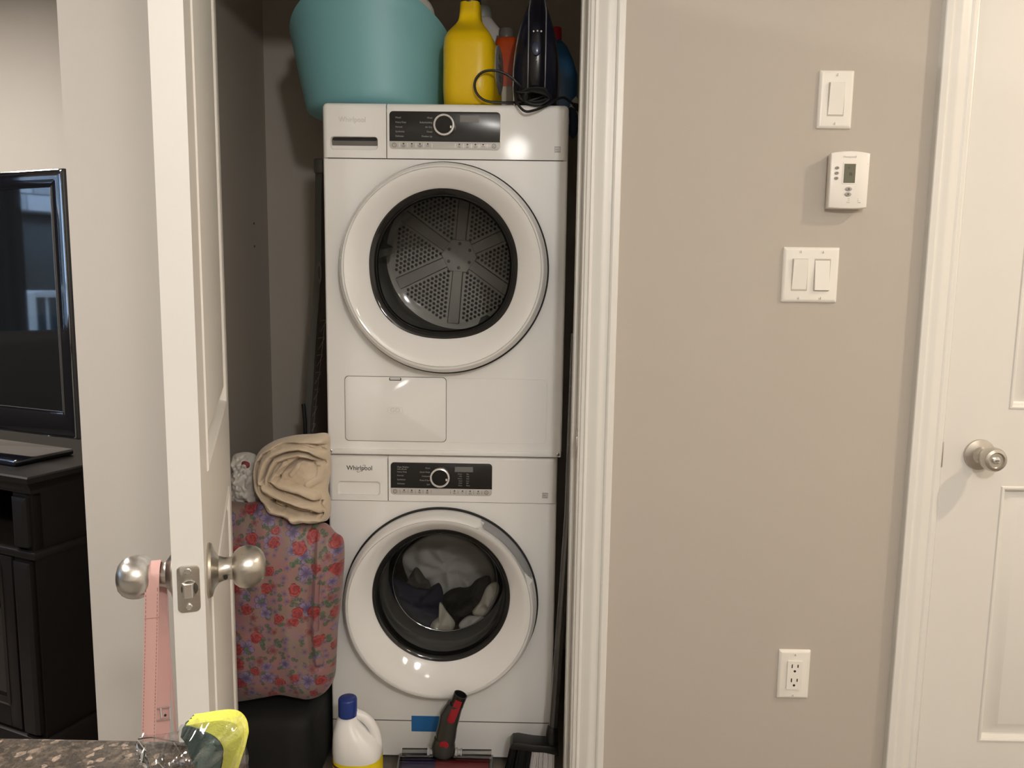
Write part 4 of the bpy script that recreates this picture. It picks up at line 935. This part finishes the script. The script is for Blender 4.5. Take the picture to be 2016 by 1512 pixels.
b.loft([ell(bxc, qy, z, a, c) for z, a, c in ((0, hw0*.90, hw0*.80), (.006, hw0*.97, hw0*.87), (zl-.004, hw0*.975, hw0*.875))]+
  [ell(bxc+cxs*k*.9, qy, zl+dz*t_, hw0*a, hw0*c) for t_, k, a, c in ((.05, 0, .99, .90), (.20, .05, .97, .88), (.38, .31, .88, .84), (.55, .80, .70, .72), (.72, 1.08, .53, .58), (.88, 1.22, .41, .44), (.98, 1.1, .36, .38), (1.06, 1.1, .34, .36))])
bb0 = b.obj('bottle_body', WPL, bt2, 60)
b = B(); b.tube(bez([at(u, v, qy) for u, v in ((694, 1404), (703, 1405), (717, 1412), (730, 1425), (739, 1443), (743, 1466), (738, 1482))], 6), .0122, 14); b.obj('carry_handle', WPL, bt2, 60)
cr = (at(704, 1386, qy-.01).x-at(668, 1386, qy-.01).x)/2
b = B(); n = 60
R = []
for z, k in ((zb_-.002, 1), (zc_t-.005, 1), (zc_t-.0015, .95), (zc_t, .85), (zc_t, .01)):
    R.append([Vector((cap0.x+cr*k*(1+(.015 if i % 2 else 0))*math.cos(2*PI*i/n), qy-.008+cr*k*(1+(.015 if i % 2 else 0))*math.sin(2*PI*i/n), z)) for i in range(n)])
b.loft(R); b.obj('screw_cap', mat('cap_blue', (.012, .035, .20), .35), bt2, 40)
b = B(); b.loft([ell(bxc, qy, z, hw0*.985, hw0*.885, 64) for z in (.02, zl-.006)], False, False); lab = b.obj('bottle_label', mat('label_yellow', (.78, .62, .012), .4, var=.01), bt2, 60)
def on_label(me_b):                      # wrap flat x,z shapes round the bottle
    for v in me_b.bm.verts:
        a = -PI/2+v.co.x/hw0; x, y = math.cos(a), math.sin(a)
        v.co = Vector((bxc+hw0*(.992-v.co.y)*math.copysign(abs(x)**.8, x), qy+hw0*(.892-v.co.y)*math.copysign(abs(y)**.8, y), v.co.z))
def wrapped_text(items):
    b = B()
    for s, x, z, size in items:
        cu = bpy.data.curves.new('t', 'FONT'); cu.body = s; cu.size = size; cu.align_x = 'LEFT'; cu.resolution_u = 3
        ob = bpy.data.objects.new('t', cu); COL.objects.link(ob)
        me = bpy.data.meshes.new_from_object(ob.evaluated_get(bpy.context.evaluated_depsgraph_get())); t = bmesh.new(); t.from_mesh(me)
        bmesh.ops.transform(t, matrix=Matrix.Translation((x, 0, z)) @ Matrix.Rotation(PI/2, 4, 'X'), verts=t.verts[:]); b.merge(t)
        bpy.data.objects.remove(ob); bpy.data.curves.remove(cu); bpy.data.meshes.remove(me)
    return b
b = wrapped_text([('Bleach', -.072, zl-.046, .026), ('Liquid', -.072, zl-.066, .020)]); on_label(b); b.obj('label_lettering', PRINTD, lab, 40)
b = B()
for i in range(12): b._new([(-.080+.0045*i, 0, zl-.021), (-.080+.0045*(i+1), 0, zl-.021), (-.080+.0045*(i+1), 0, zl-.0145), (-.080+.0045*i, 0, zl-.0145)], [(0, 1, 2, 3)])
on_label(b); b.obj('label_band', mat('band_brown', (.06, .012, .01), .5), lab)
# vacuum head
vy = .165
vac = thing('vacuum_head', 'clear roller vacuum head with dark neck and red insert in front of the washer', 'vacuum head', (-.173, vy, 0))
DG = mat('vacuum_grey', (.035, .033, .030), .25); VRED = mat('vacuum_red', (.28, .005, .012), .35); CLEAR = glass('clear_plastic', (.70, .70, .70), .06, .04)
vx0, vx1 = at(785, 1500, vy).x, at(970, 1500, vy).x; vcx = at(874, 1478, vy).x
rz = .056; rr0 = .036
b = B(); n = 40
b.lathe([(rr0*.3, vx0+.008), (rr0, vx0+.010), (rr0, vcx-.02)], (0, vy, rz), 'X', 40); ro = b.obj('roller', mat('roller_purple', (.035, .022, .11), .75, 0, .2, .5, 400), vac)
b = B(); b.lathe([(rr0, vcx-.02), (rr0, vx1-.010), (rr0*.3, vx1-.008)], (0, vy, rz), 'X', 40); b.obj('roller_pile', mat('roller_red', (.27, .012, .018), .75, 0, .2, .5, 400), ro, label='red half of the roller')
b = B(); R = []
for x in (vx0, vx1):
    R.append([Vector((x, vy+(rr0+.006)*math.cos(a), rz+(rr0+.007)*math.sin(a))) for a in [PI*1.25-i*PI*1.5/24 for i in range(25)]])
b.loft(R, False, False, False); b.obj('roller_cover', CLEAR, vac, 60)
zt1 = at(874, 1478, vy+.02).z
for xa, xb in ((vx0+.006, vcx-.032), (vcx+.032, vx1-.004)): b = B(); b.tube([(xa, vy+.022, zt1-.005), (xb, vy+.022, zt1-.004)], .008, 14); b.obj('cover_bar', CLEAR, vac, 60)
b = B()
for x in (vx0, vx1-.004): b = B(); b.loft([[Vector((x+d, vy+(rr0+.008)*math.cos(a), rz+(rr0+.008)*math.sin(a))) for a in [2*PI*i/32 for i in range(32)]] for d in (0, .004)]); b.obj('end_cap', mat('smoked_cap', (.10, .10, .105), .2), vac, 40)
for sg in (-1, 1):
    b = B(); b.lathe([(.006, 0), (.011, .001), (.011, .006), (.007, .008), (.007, .014), (.010, .015), (.010, .018), (0, .018)], (vcx+(.026 if sg > 0 else -.044), vy+.018, zt1-.002), 'X', 24); b.obj('hinge_boss', mat('clear_grey', (.35, .35, .35), .15), vac)
def oval(c, ax, d, a, b_, n=28):
    ax = Vector(ax).normalized(); d = Vector(d).normalized(); s = ax.cross(d).normalized()
    return [Vector(c)+s*a*math.cos(2*PI*i/n)+d*b_*math.sin(2*PI*i/n) for i in range(n)]
def vp(u, v, dy=0): return at(u, v, vy+.02+dy)
b = B(); p0, p1 = vp(873, 1492), vp(874, 1452)
b.loft([oval(p0, (0, 0, 1), (0, 1, 0), .025, .022), oval(vp(873, 1480), (0, 0, 1), (0, 1, 0), .0295, .026), oval(vp(873, 1466), (0, 0, 1), (0, 1, 0), .0300, .026), oval(p1, (0, 0, 1), (0, 1, 0), .0245, .022)]); b.obj('swivel_base', DG, vac, 50)
axs = vp(898, 1385)-vp(878, 1450)
b = B(); b.loft([oval(vp(876, 1466), (0, 0, 1), (0, 1, 0), .024, .022), oval(vp(878, 1446), axs, (0, 1, 0), .0265, .023), oval(vp(882, 1426), axs, (0, 1, 0), .0245, .022), oval(vp(886, 1408), axs, (0, 1, 0), .0255, .023), oval(vp(893, 1393), axs, (0, 1, 0), .0215, .021), oval(vp(897, 1385), axs, (0, 1, 0), .021, .020)]); nk = b.obj('neck', DG, vac, 50)
ta, tb = vp(894, 1398), vp(907, 1367)
b = B(); ax2 = tb-ta; b.loft([oval(ta, ax2, (0, 1, 0), .0175, .0175), oval(tb, ax2, (0, 1, 0), .0175, .0175), oval(tb, ax2, (0, 1, 0), .0150, .0150), oval(ta+ax2*.5, ax2, (0, 1, 0), .0145, .0145)], True, True); b.obj('wand_socket', mat('socket_dark', (.022, .020, .019), .25, .4), nk, 40)
b = B(); R = []
for k, w_ in ((-.5, .005), (-.4, .0095), (0, .0095), (.45, .0095), (.82, .0085)):
    c = ta+ax2*k; s = ax2.normalized().cross(Vector((0, 1, 0))).normalized()
    R.append([c+s*(w_*j/3)+Vector((0, -1, 0))*((.0186 if k > .02 else .0240)-.00014*j*j) for j in range(-3, 4)])
b.loft(R, False, False, False); b.obj('red_insert', VRED, nk, 60)
b = B(); c = vp(876, 1456); b.loft([[c+Vector((.012*math.cos(a)*k, -.0235-.001*(1-k), .010*math.sin(a)*k)) for a in [2*PI*i/24 for i in range(24)]] for k in (1, .5, .05)]); b.obj('red_button', VRED, nk, 60)
# broom
hy = .205
br = thing('broom', 'dark angled broom with grey and black bristles leaning by the right jamb', 'broom', (at(1060, 1500, hy).x, hy, 0))
DK = mat('broom_black', (.010, .010, .010), .3)
hp_ = pxo([(1005, 1459), (1010, 1453), (1020, 1452), (1050, 1457), (1076, 1459), (1096, 1462), (1100, 1480), (1094, 1478), (1070, 1473), (1050, 1472), (1035, 1469), (1008, 1467), (1004, 1465)], hy)
b = B(); b.prism(hp_, hy-.022, hy+.022, .004); hd_ = b.obj('broom_head', DK, br, 40)
b = B(); s0, s1 = at(1086, 1462, hy), at(1087, 1438, hy); b.tube([s0+Vector((0, 0, -.02)), s0, s1, s1+Vector((.001, .002, .01))], [.017, .017, .015, .013], 18); b.obj('handle_socket', DK, hd_, 40)
b = B(); e0 = at(1088, 1440, hy); b.tube([e0+Vector((0, 0, -.04)), e0, Vector((.1270, .235, .70)), Vector((.135, .262, 1.16))], .0105, 16); b.obj('broom_handle', mat('handle_steel', (.16, .16, .16), .25, .8), br, 40)
b = B(); rg = random.Random(3)
BK = B()
for i in range(240):
    k = rg.random(); d = rg.uniform(-.018, .018)
    black = k < .47
    xt = hp_[12][0]+.004+(.110)*k; zt_ = (hp_[10][1]-.002+.0055*(1-k)*(1 if k < .4 else .8))-.003
    xb = xt+(-.020+.022*k)*1.2+rg.uniform(-.003, .003); tgt = BK if black else b
    tgt.tube([(xt, hy+d, zt_+.004), ((xt+xb)/2, hy+d*1.2, zt_*.5), (xb, hy+d*1.6, .001+rg.random()*.004)], [.0017, .0016, .0011], 5)
b.obj('grey_bristles', mat('bristle_grey', (.60, .57, .57), .6), br, 60, kind='stuff'); BK.obj('black_bristles', mat('bristle_black', (.006, .006, .006), .6), br, 60, kind='stuff')
# ------------------------------------------------------------------ pink strap on the left-hand knob (built in the door's own frame)
STRAP = mat('pink_leather', (.58, .345, .31), .5, 0, .03, .15, 600); STITCH = mat('stitch_dark', (.20, .07, .065), .7)
Md = Matrix.Translation(Vector(hinge)) @ Matrix.Rotation(math.atan2(-.947, .3215), 4, 'Z')
def band(b, pts, w, th, wa=None):
    """flat strap: pts are local (x, y, z); its width lies along local y (or wa)"""
    P = bez(pts, 6); R = []
    for i, p in enumerate(P):
        d = (P[min(i+1, len(P)-1)]-P[max(i-1, 0)]).normalized(); wv = Vector(wa or (0, 1, 0)); wv = (wv-d*wv.dot(d)).normalized(); nn = d.cross(wv).normalized()
        R.append([p+wv*w/2+nn*th/2, p-wv*w/2+nn*th/2, p-wv*w/2-nn*th/2, p+wv*w/2-nn*th/2])
    b.loft(R); return P
NY = -T1-.0265; NR = .0162
stp = thing('strap', 'pink leather strap hanging over the left knob of the open closet door', 'strap', Md @ Vector((KX, NY, KZ+NR)))
Md2 = Matrix.Translation(-Vector(hinge)*0) @ Md
def sobj(b, name, m, parent=stp, **k): b.xf(Md); return b.obj(name, m, parent, 40, **k)
frontp = [(KX-NR*.7, NY, KZ+NR*.75), (KX, NY, KZ+NR+.0014), (KX+NR*.8, NY-.0005, KZ+NR*.75), (KX+NR+.0022, NY-.001, KZ-.002), (KX+.0195, NY-.004, KZ-.06), (KX+.0205, NY-.010, KZ-.16), (KX+.0205, NY-.0165, KZ-.27), (KX+.012, NY-.020, KZ-.36), (KX+.0, NY-.019, KZ-.385)]
b = B(); P = band(b, frontp, .0160, .0022); fb = sobj(b, 'front_band', STRAP)
backp = [(KX+.0, NY-.018, KZ-.3845), (KX-.010, NY-.014, KZ-.36), (KX-.0185, NY-.005, KZ-.27), (KX-.0195, NY+.002, KZ-.16), (KX-.0190, NY+.003, KZ-.06), (KX-NR-.0022, NY+.001, KZ-.004), (KX-NR*.7, NY, KZ+NR*.75)]
b = B(); P2 = band(b, backp, .0155, .0020); bk = sobj(b, 'back_band', STRAP)
b = B(); P3 = band(b, [(KX-.0225, NY+.0105, KZ-.02), (KX-.0235, NY+.010, KZ-.10), (KX-.0235, NY+.013, KZ-.2), (KX-.0225, NY+.016, KZ-.30), (KX-.016, NY+.017, KZ-.37)], .0018, .013); sobj(b, 'spare_end', STRAP)
b = B()
for sg in (-1, 1):
    pts = [p+Vector((.0013, sg*.0064, 0)) for p in P if p.z < KZ-.003]
    for i in range(len(pts)-1):
        L = (pts[i+1]-pts[i]).length; m_ = max(1, int(L/.004))
        for k in range(m_):
            a = pts[i].lerp(pts[i+1], k/m_); c = pts[i].lerp(pts[i+1], (k+.62)/m_); b.tube([a, c], .00028, 4)
sobj(b, 'stitching', STITCH, fb, kind='stuff')
b = B(); b.box(KX+.0186, KX+.0205, NY-.0110, NY+.0050, KZ-.0470, KZ-.0464); sobj(b, 'band_seam', STITCH, fb)
for k in range(3):
    b = B(); zk = KZ-.195-.038*k; b.lathe([(.0015, 0), (.0015, .0022), (0, .0022)], (KX-.0197, NY+.0025-.0012*k, zk), 'X', 10); sobj(b, 'punched_hole', DARKGAP, bk)
b = B(); zb3 = at(318, 1420, -.73).z-.012; by3 = NY-.002
for q0, q1 in (((-.0105, .004), (.0105, .004)), ((-.0105, .004), (-.0105, -.012)), ((.0105, .004), (.0105, -.012)), ((-.0105, -.012), (.0105, -.012))):
    b.tube([(KX-.0150, by3+q0[0], zb3+q0[1]), (KX-.0150, by3+q1[0], zb3+q1[1])], .0012, 8)
b.tube([(KX-.0145, by3, zb3+.005), (KX-.0135, by3+.001, zb3-.008)], .0013, 8); sobj(b, 'buckle', CHROME, bk)
# ------------------------------------------------------------------ granite counter, sponge and its wrapper
def granite():
    t = NT('granite'); co = t.coord()
    wp, wc = t.noise(co, 90, 4)
    v = t.n('ShaderNodeTexVoronoi'); v.inputs['Scale'].default_value = 210
    mx = t.n('ShaderNodeVectorMath', operation='MULTIPLY_ADD'); t.l(wc, mx.inputs[0]); mx.inputs[1].default_value = (.006, .006, .006); t.l(co, mx.inputs[2]); t.l(mx.outputs[0], v.inputs['Vector'])
    cs = t.n('ShaderNodeSeparateColor'); t.l(v.outputs['Color'], cs.inputs[0])
    n1, _ = t.noise(mx.outputs[0], 130, 6, .85); n2, _ = t.noise(co, 60, 4)
    c = t.mix(t.ramp(n1, .33, .70), (.016, .012, .009), (.115, .088, .066))
    c = t.mix(t.math('MULTIPLY', t.ramp(cs.outputs[0], .66, .95), t.ramp(n1, .40, .62)), c, (.17, .130, .098)); c = t.mix(t.math('MULTIPLY', t.ramp(cs.outputs[1], .90, .97), t.ramp(n1, .36, .55)), c, (.34, .26, .20))
    c = t.mix(t.ramp(n2, .52, .80), c, (.028, .024, .024)); t.l(c, t.b.inputs['Base Color']); t.b.inputs['Roughness'].default_value = .16
    return t.m
ctr = thing('kitchen_counter', 'brown speckled granite counter top along the bottom left edge', 'counter', (-1.2, -1.4, 0))
b = B(); b.box(-2.3, -.212, -1.80, -1.0615, .878, .910, .005, 3); b.obj('worktop', granite(), ctr)
b = B(); b.box(-2.27, -.25, -1.77, -1.10, 0, .878, .003); b.obj('base_unit', DOORW, ctr)
sy0, sy1 = -1.128, -1.114
sp = thing('sponge', 'yellow sponge with dark green scouring pad folded inside, on the granite counter', 'sponge', (-.235, -1.10, .911))
def layer_of(pin, pout, y0, y1, name, m, rough):
    A = bez([(*p, 0) for p in pxo(pin, y0)], 6); O = bez([(*p, 0) for p in pxo(pout, y0)], 6); R = []
    for k in range(9):
        y = y0+(y1-y0)*k/8; sh = .0015*noise.noise(Vector((k*.9, 1, 2)))
        R.append([Vector((v.x+sh+rough*noise.noise(Vector((v.x*140, y*140, v.y*140))), y-(.003 if False else 0), v.y-.05*(y0-y)*0+rough*noise.noise(Vector((v.y*150, y*120, v.x*130))))) for v in O+A[::-1]])
    b = B(); b.loft(R); return b.obj(name, m, sp, 60)
layer_of([(372, 1432), (396, 1437), (420, 1448), (437, 1466), (439, 1492), (426, 1560)], [(366, 1428), (404, 1422), (438, 1418), (464, 1426), (475, 1450), (470, 1485), (446, 1560)], sy0, sy1, 'foam', mat('sponge_yellow', (.66, .66, .10), .9, 0, .06, .8, 500), .0006)
layer_of([(356, 1452), (364, 1466), (372, 1484), (384, 1510), (392, 1560)], [(360, 1434), (370, 1430), (394, 1438), (418, 1450), (434, 1468), (436, 1494), (424, 1560)], sy0-.001, sy1, 'scouring_pad', mat('pad_green', (.030, .075, .068), .95, 0, .2, 1.0, 700), .0011)
FILM = glass('clear_film', (.93, .94, .94), .10, .05)
wrp = thing('plastic_wrapper', 'crumpled clear plastic wrapper around the sponge on the counter', 'wrapper', (-.27, -1.12, .911))
def film(px, y0, dy, seed, amp, name):
    P = pxo(px, y0); cx = sum(p[0] for p in P)/len(P); cz = sum(p[1] for p in P)/len(P); P = closed_spline(P, 90); R = []
    for i in range(27):
        s = max(.004, i/26); R.append([])
        for x, z in P:
            X, Z = cx+(x-cx)*s, cz+(z-cz)*s
            f = noise.noise(Vector((X*48+seed, Z*30, seed)))+.6*abs(noise.noise(Vector((X*95, Z*80, seed*2))))+.35*noise.noise(Vector((X*210, Z*170, seed)))
            R[-1].append(Vector((X, y0+dy*(1-s*s)+amp*f, max(.9115, Z))))
    b = B(); b.loft(R, True, False); return b.obj(name, FILM, wrp, 35)
film([(268, 1456), (300, 1447), (330, 1450), (358, 1432), (400, 1417), (440, 1413), (474, 1424), (484, 1470), (474, 1535), (340, 1545), (300, 1515), (278, 1482)], -1.150, -.035, 3.1, .012, 'front_film')
film([(272, 1454), (310, 1446), (350, 1440), (372, 1420), (420, 1414), (462, 1420), (480, 1450), (470, 1500), (340, 1510), (300, 1490)], -1.072, .006, 8.4, .004, 'back_film')
b = B()
for pts in (((270, 1455), (285, 1475), (310, 1500), (335, 1525)), ((340, 1458), (352, 1478), (366, 1500), (372, 1525)), ((272, 1455), (300, 1452), (330, 1458), (352, 1460))):
    b.tube(bez([at(u, v, -1.165) for u, v in pts], 5), .0004, 6)
b.obj('sealed_edge', glass('film_edge', (.92, .92, .92), .25, .10), wrp, 40)
# ------------------------------------------------------------------ television and its cabinet (local frames, turned 22 degrees)
RZ = math.radians(-22)
WOOD = mat('espresso_wood', (.0065, .005, .0045), .45, 0, .15, .05, 60, 12, Specular_IOR_Level=.22)
cb = thing('tv_cabinet', 'dark espresso wood cabinet with glass door under the television', 'cabinet', (-1.205, .20, 0), RZ)
CT = .789; CWD, CDP = 1.45, .46
b = B(); R = []
for ins, z in ((.006, CT), (0, CT-.003), (0, CT-.016), (.006, CT-.022), (.016, CT-.032), (.020, CT-.040), (.020, CT-.048)): R.append([Vector((-CWD+ins, ins, z)), Vector((-ins, ins, z)), Vector((-ins, CDP-.0, z)), Vector((-CWD+ins, CDP, z))])
b.loft(R[::-1]); b.obj('cabinet_top', WOOD, cb, 20)
zr = .585
for q_, nm in (((-.045, -.024, .026, CDP-.01, .06, CT-.048), 'side_panel'), ((-CWD+.024, -CWD+.045, .026, CDP-.01, .06, CT-.048), 'side_panel'), ((-CWD+.045, -.045, CDP-.02, CDP-.01, .06, CT-.048), 'back_panel'), ((-CWD+.045, -.045, .03, CDP-.02, zr-.012, zr+.004), 'shelf'), ((-CWD+.045, -.045, .03, CDP-.02, .08, .10), 'bottom_panel')):
    b = B(); b.box(*q_); b.obj(nm, WOOD, cb)
b = B(); b.box(-CWD+.012, -.012, .014, CDP-.01, zr-.014, zr+.006, .004); b.obj('waist_moulding', WOOD, cb); b = B(); b.box(-CWD+.010, -.010, .010, CDP-.005, 0, .085, .005); b.obj('plinth', WOOD, cb)
def pil(x0, x1, z0, z1):
    b = B(); b.box(x0, x1, .026, .05, z0, z1, .001)
    R = []
    for ins, y in ((.008, .026), (.009, .016), (.020, .011)): R.append([Vector((x, y, z)) for x, z in ((x0+ins, z0+.010), (x1-ins, z0+.010), (x1-ins, z1-.008-(ins-.008)*1.4), (x0+ins, z1-.008-(ins-.008)*1.4))])
    b.loft(R, False, True); b.obj('pilaster', WOOD, cb, 20)
pil(-.095, -.024, zr+.008, CT-.050); pil(-.105, -.026, .087, zr-.016)
pil(-CWD+.024, -CWD+.095, zr+.008, CT-.050); pil(-CWD+.026, -CWD+.105, .087, zr-.016)
for xa, xb in ((-.72, -.108),):
    b = B(); f = .058
    for x0, x1, z0, z1 in ((xa, xa+f, .092, zr-.018), (xb-f*.72, xb, .092, zr-.018), (xa+f, xb-f*.72, zr-.018-f*.55, zr-.018), (xa+f, xb-f*.72, .092, .092+f*1.1)): b.box(x0, x1, .018, .040, z0, z1, .002)
    dr_ = b.obj('cabinet_door', WOOD, cb)
    gx0, gx1, gz0, gz1 = xa+f, xb-f*.72, .092+f*1.1, zr-.018-f*.55
    b = B()
    R = [[Vector((x, y, z)) for x, z in ((gx0+i, gz0+i), (gx1-i, gz0+i), (gx1-i, gz1-i), (gx0+i, gz1-i))] for i, y in ((-.004, .017), (.004, .014), (.012, .026), (.020, .030))]
    b.loft(R, False, False); b.obj('door_bead', mat('wood_bead', (.0065, .005, .0045), .16), dr_, 20)
    b = B(); b.box(gx0+.01, gx1-.01, .030, .033, gz0+.01, gz1-.01); b.obj('pane', glass('cabinet_glass', (.75, .76, .77), .06), dr_)
b = B(); b.box(-CWD+.108, -.724, .018, .04, .092, zr-.018, .002); b.obj('cabinet_door', WOOD, cb)
b = B(); b.box(-.70, -.06, .06, CDP-.03, .315, .330); b.obj('inner_shelf', WOOD, cb)
MC = Matrix.Translation((-1.205, .20, 0)) @ Matrix.Rotation(RZ, 4, 'Z')
dc = thing('gift_tin', 'white tin with a red star behind the cabinet glass', 'tin', MC @ Vector((-.24, .16, .331)))
b = B(); b.box(-.34, -.135, .10, .22, .331, .505, .006); b.xf(MC); b.obj('tin_body', mat('tin_white', (.62, .60, .57), .4), dc)
b = B(); pts = []
for i in range(10): a = PI/2+i*PI/5; r_ = .075 if i % 2 == 0 else .032; pts.append((-.215+r_*math.cos(a), .418+r_*math.sin(a)))
b.prism(pts, .0985, .1002); b.xf(MC); b.obj('red_star', mat('star_red', (.45, .012, .02), .4), dc)
b = B(); b.box(-.335, -.14, .098, .222, .480, .507, .004); b.xf(MC); b.obj('tin_lid', mat('lid_orange', (.45, .13, .06), .4), dc)
# television
tv = thing('television', 'black flat television with glossy bezel on the dark cabinet', 'television', (-1.133, .30, .789), RZ)
TW, TB, TT = 1.17, .076, .758
def glossy(name, col, ior, rough):
    m = mat(name, col, rough, 0, .0); m.node_tree.nodes['Principled BSDF'].inputs['IOR'].default_value = ior; return m
BEZ = glossy('bezel_black', (.004, .004, .006), 1.9, .05); SCR = glossy('screen_black', (.004, .005, .006), 2.0, .03)
b = B(); R = []
def tvr(i, y, zi=None): 
    zi = i if zi is None else zi
    return [Vector((x, y, z)) for x, z in rrect(-TW+i, -i, TB+zi, TT-zi, .006, 3)]
b.loft([tvr(.03, .068, .03), tvr(.004, .050, .004), tvr(.0, .030), tvr(0, .008), tvr(.002, .003), tvr(.005, .001)], True, False); b.obj('tv_shell', BLACKP, tv, 50)
b = B(); b.loft([tvr(.004, .002), tvr(.002, -.001), tvr(.004, -.0025), tvr(.0065, -.001)], False, False); b.obj('acrylic_rim', glass('acrylic_rim_glass', (.55, .58, .62), .25, .06), tv, 50)
b = B(); o_ = tvr(.0055, .0005)
def inr(dx, dzb, dzt, y): return [Vector((x, y, z)) for x, z in rrect(-TW+dx, -dx, TB+dzb, TT-dzt, .004, 3)]
b.loft([o_, inr(.012, .014, .012, -.0012), inr(.03, .04, .028, -.0005), inr(.046, .064, .042, .0012), inr(.050, .070, .045, .0032)], False, False); b.obj('bezel', BEZ, tv, 60)
b = B(); z0_, z1_ = TB+.070, TT-.045; b._new([(-TW+.050, .0032, z0_), (-.050, .0032, z0_), (-.050, .0032, z1_), (-TW+.050, .0032, z1_)], [(0, 1, 2, 3)]); b.obj('screen', SCR, tv)
b = B(); b.tube([(-.050, .0022, z0_), (-.050, .0022, z1_)], .0009, 5); b.tube([(-TW+.05, .0022, z0_), (-.05, .0022, z0_)], .0009, 5); b.obj('screen_edge', mat('edge_silver', (.25, .25, .25), .25, .8), tv)
b = B(); b.box(-TW/2-.06, -TW/2+.06, .02, .05, .018, TB+.02, .004); b.obj('stand_neck', BLACKG, tv)
b = B(); b.box(-TW/2-.36, -TW/2+.42, -.055, .115, .0005, .018, .006); b.obj('stand_base', BEZ, tv)
for k in range(4):
    b = B(); b.box(-.0005, .0012, .012, .024, .395+.012*k, .400+.012*k); b.obj('side_port', mat('port_grey', (.20, .20, .20), .4), tv)
# ------------------------------------------------------------------ what the television mirrors: sofa, balcony and the house opposite
so_ = thing('sofa', 'dark brown sofa facing the television', 'sofa', (-3.1, -.9, 0))
SOF = mat('sofa_brown', (.030, .024, .020), .85, 0, .1, .4, 300)
b = B(); b.box(-3.35, -3.12, -1.9, .36, .10, 1.03, .06, 4); b.obj('backrest', SOF, so_)
b = B(); b.box(-3.14, -2.45, -1.75, .2, .12, .44, .05, 4); b.obj('seat', SOF, so_)
for y in (-1.95, .22): b = B(); b.box(-3.3, -2.45, y, y+.16, .1, .62, .05, 4); b.obj('arm', SOF, so_)
for x in (-3.28, -2.55):
    for y in (-1.85, .28): b = B(); b.tube([(x, y, 0), (x, y, .13)], .025, 10); b.obj('leg', BLACKP, so_)
b = B(); R = []
for k in range(41): y_ = -.305+.85*k/40; R.append((-4.11+.025*math.sin(k*1.1), y_))
b.loft([[Vector((x, y, z)) for x, y in R]+[Vector((x-.004, y, z)) for x, y in R[::-1]] for z in (.03, 2.3)]); o = b.obj('curtain', mat('curtain_slate', (.035, .04, .05), .9), None, 60); top(o, 'dark slate curtain beside the living room window', 'curtain')
b = B(); b.box(-9.0, -4.3, -8, 6, -.2, -.05); struct('ground_outside', b, mat('concrete', (.30, .29, .28), .9))
rl = thing('balcony_railing', 'white balcony railing outside the living room window', 'railing', (-5.5, -1.7, -.05))
RW = mat('railing_white', (.75, .76, .76), .4)
b = B(); b.box(-5.53, -5.47, -3.2, -.62, 1.15, 1.20, .006); b.obj('top_rail', RW, rl)
b = B(); b.box(-5.52, -5.48, -3.2, -.62, .05, .09, .006); b.obj('bottom_rail', RW, rl)
for y in (-.66, -1.9, -3.15): b = B(); b.box(-5.54, -5.46, y-.02, y+.04, -.05, 1.19, .006); b.obj('post', RW, rl)
me = None
for k in range(22):
    y = -.76-.11*k
    if me is None: b = B(); b.box(-5.508, -5.492, -.008, .008, .08, 1.16); me = b.mesh('baluster', RW)
    o = link('baluster', me, rl); o.location = (0, y, 0)
b = B(); b.box(-7.9, -7.55, -3.6, -1.95, -.05, 4.5); b.box(-7.9, -7.55, -1.10, 1.5, -.05, 4.5); b.box(-7.9, -7.55, -1.95, -1.10, 1.93, 4.5); b.box(-7.9, -7.85, -1.95, -1.10, -.05, 1.93)
wo = struct('wall_outside', b, mat('mortar', (.30, .30, .30), .9))
STN = [mat('stone_%s' % n_, c_, .85, 0, .12, .6, 60, 20) for n_, c_ in (('pale', (.58, .57, .56)), ('mid', (.50, .49, .48)), ('dark', (.42, .42, .425)))]
rs = random.Random(5); meshes = []
for k in range(6):
    b = B(); b.box(-.02, .03, -.5, .5, -.5, .5); meshes.append(b)
cache = {}
def stone(y0, y1, z0, z1):
    key = (round(y1-y0, 3), round(z1-z0, 3), rs.randrange(3))
    if key not in cache:
        b = B(); b.box(-.02, .03, -(y1-y0)/2, (y1-y0)/2, -(z1-z0)/2, (z1-z0)/2, .008, 1); cache[key] = b.mesh('stone', STN[key[2]])
    o = link('stone', cache[key], wo); o.location = (-7.55+rs.uniform(-.008, .008), (y0+y1)/2, (z0+z1)/2)
z = .3
while z < 1.9:                        # narrow pier beside the doorway
    h = rs.choice((.10, .13, .16)); stone(-1.095, -1.02, z, min(z+h, 1.925)-.008); z += h
for r_ in range(5):                   # courses over the doorway
    z = 1.935+r_*.16; y = -1.02
    while y > -1.95:
        L = rs.choice((.14, .2, .26)); stone(y-L+.008, y, z, z+.15); y -= L
dd = thing('door_3', None, None, (-7.8, -1.5, -.05), kind='structure'); b = B(); b.box(-7.84, -7.78, -1.93, -1.12, -.05, 1.92, .004); b.obj('slab', mat('dark_door', (.02, .03, .035), .3), dd, kind='structure')
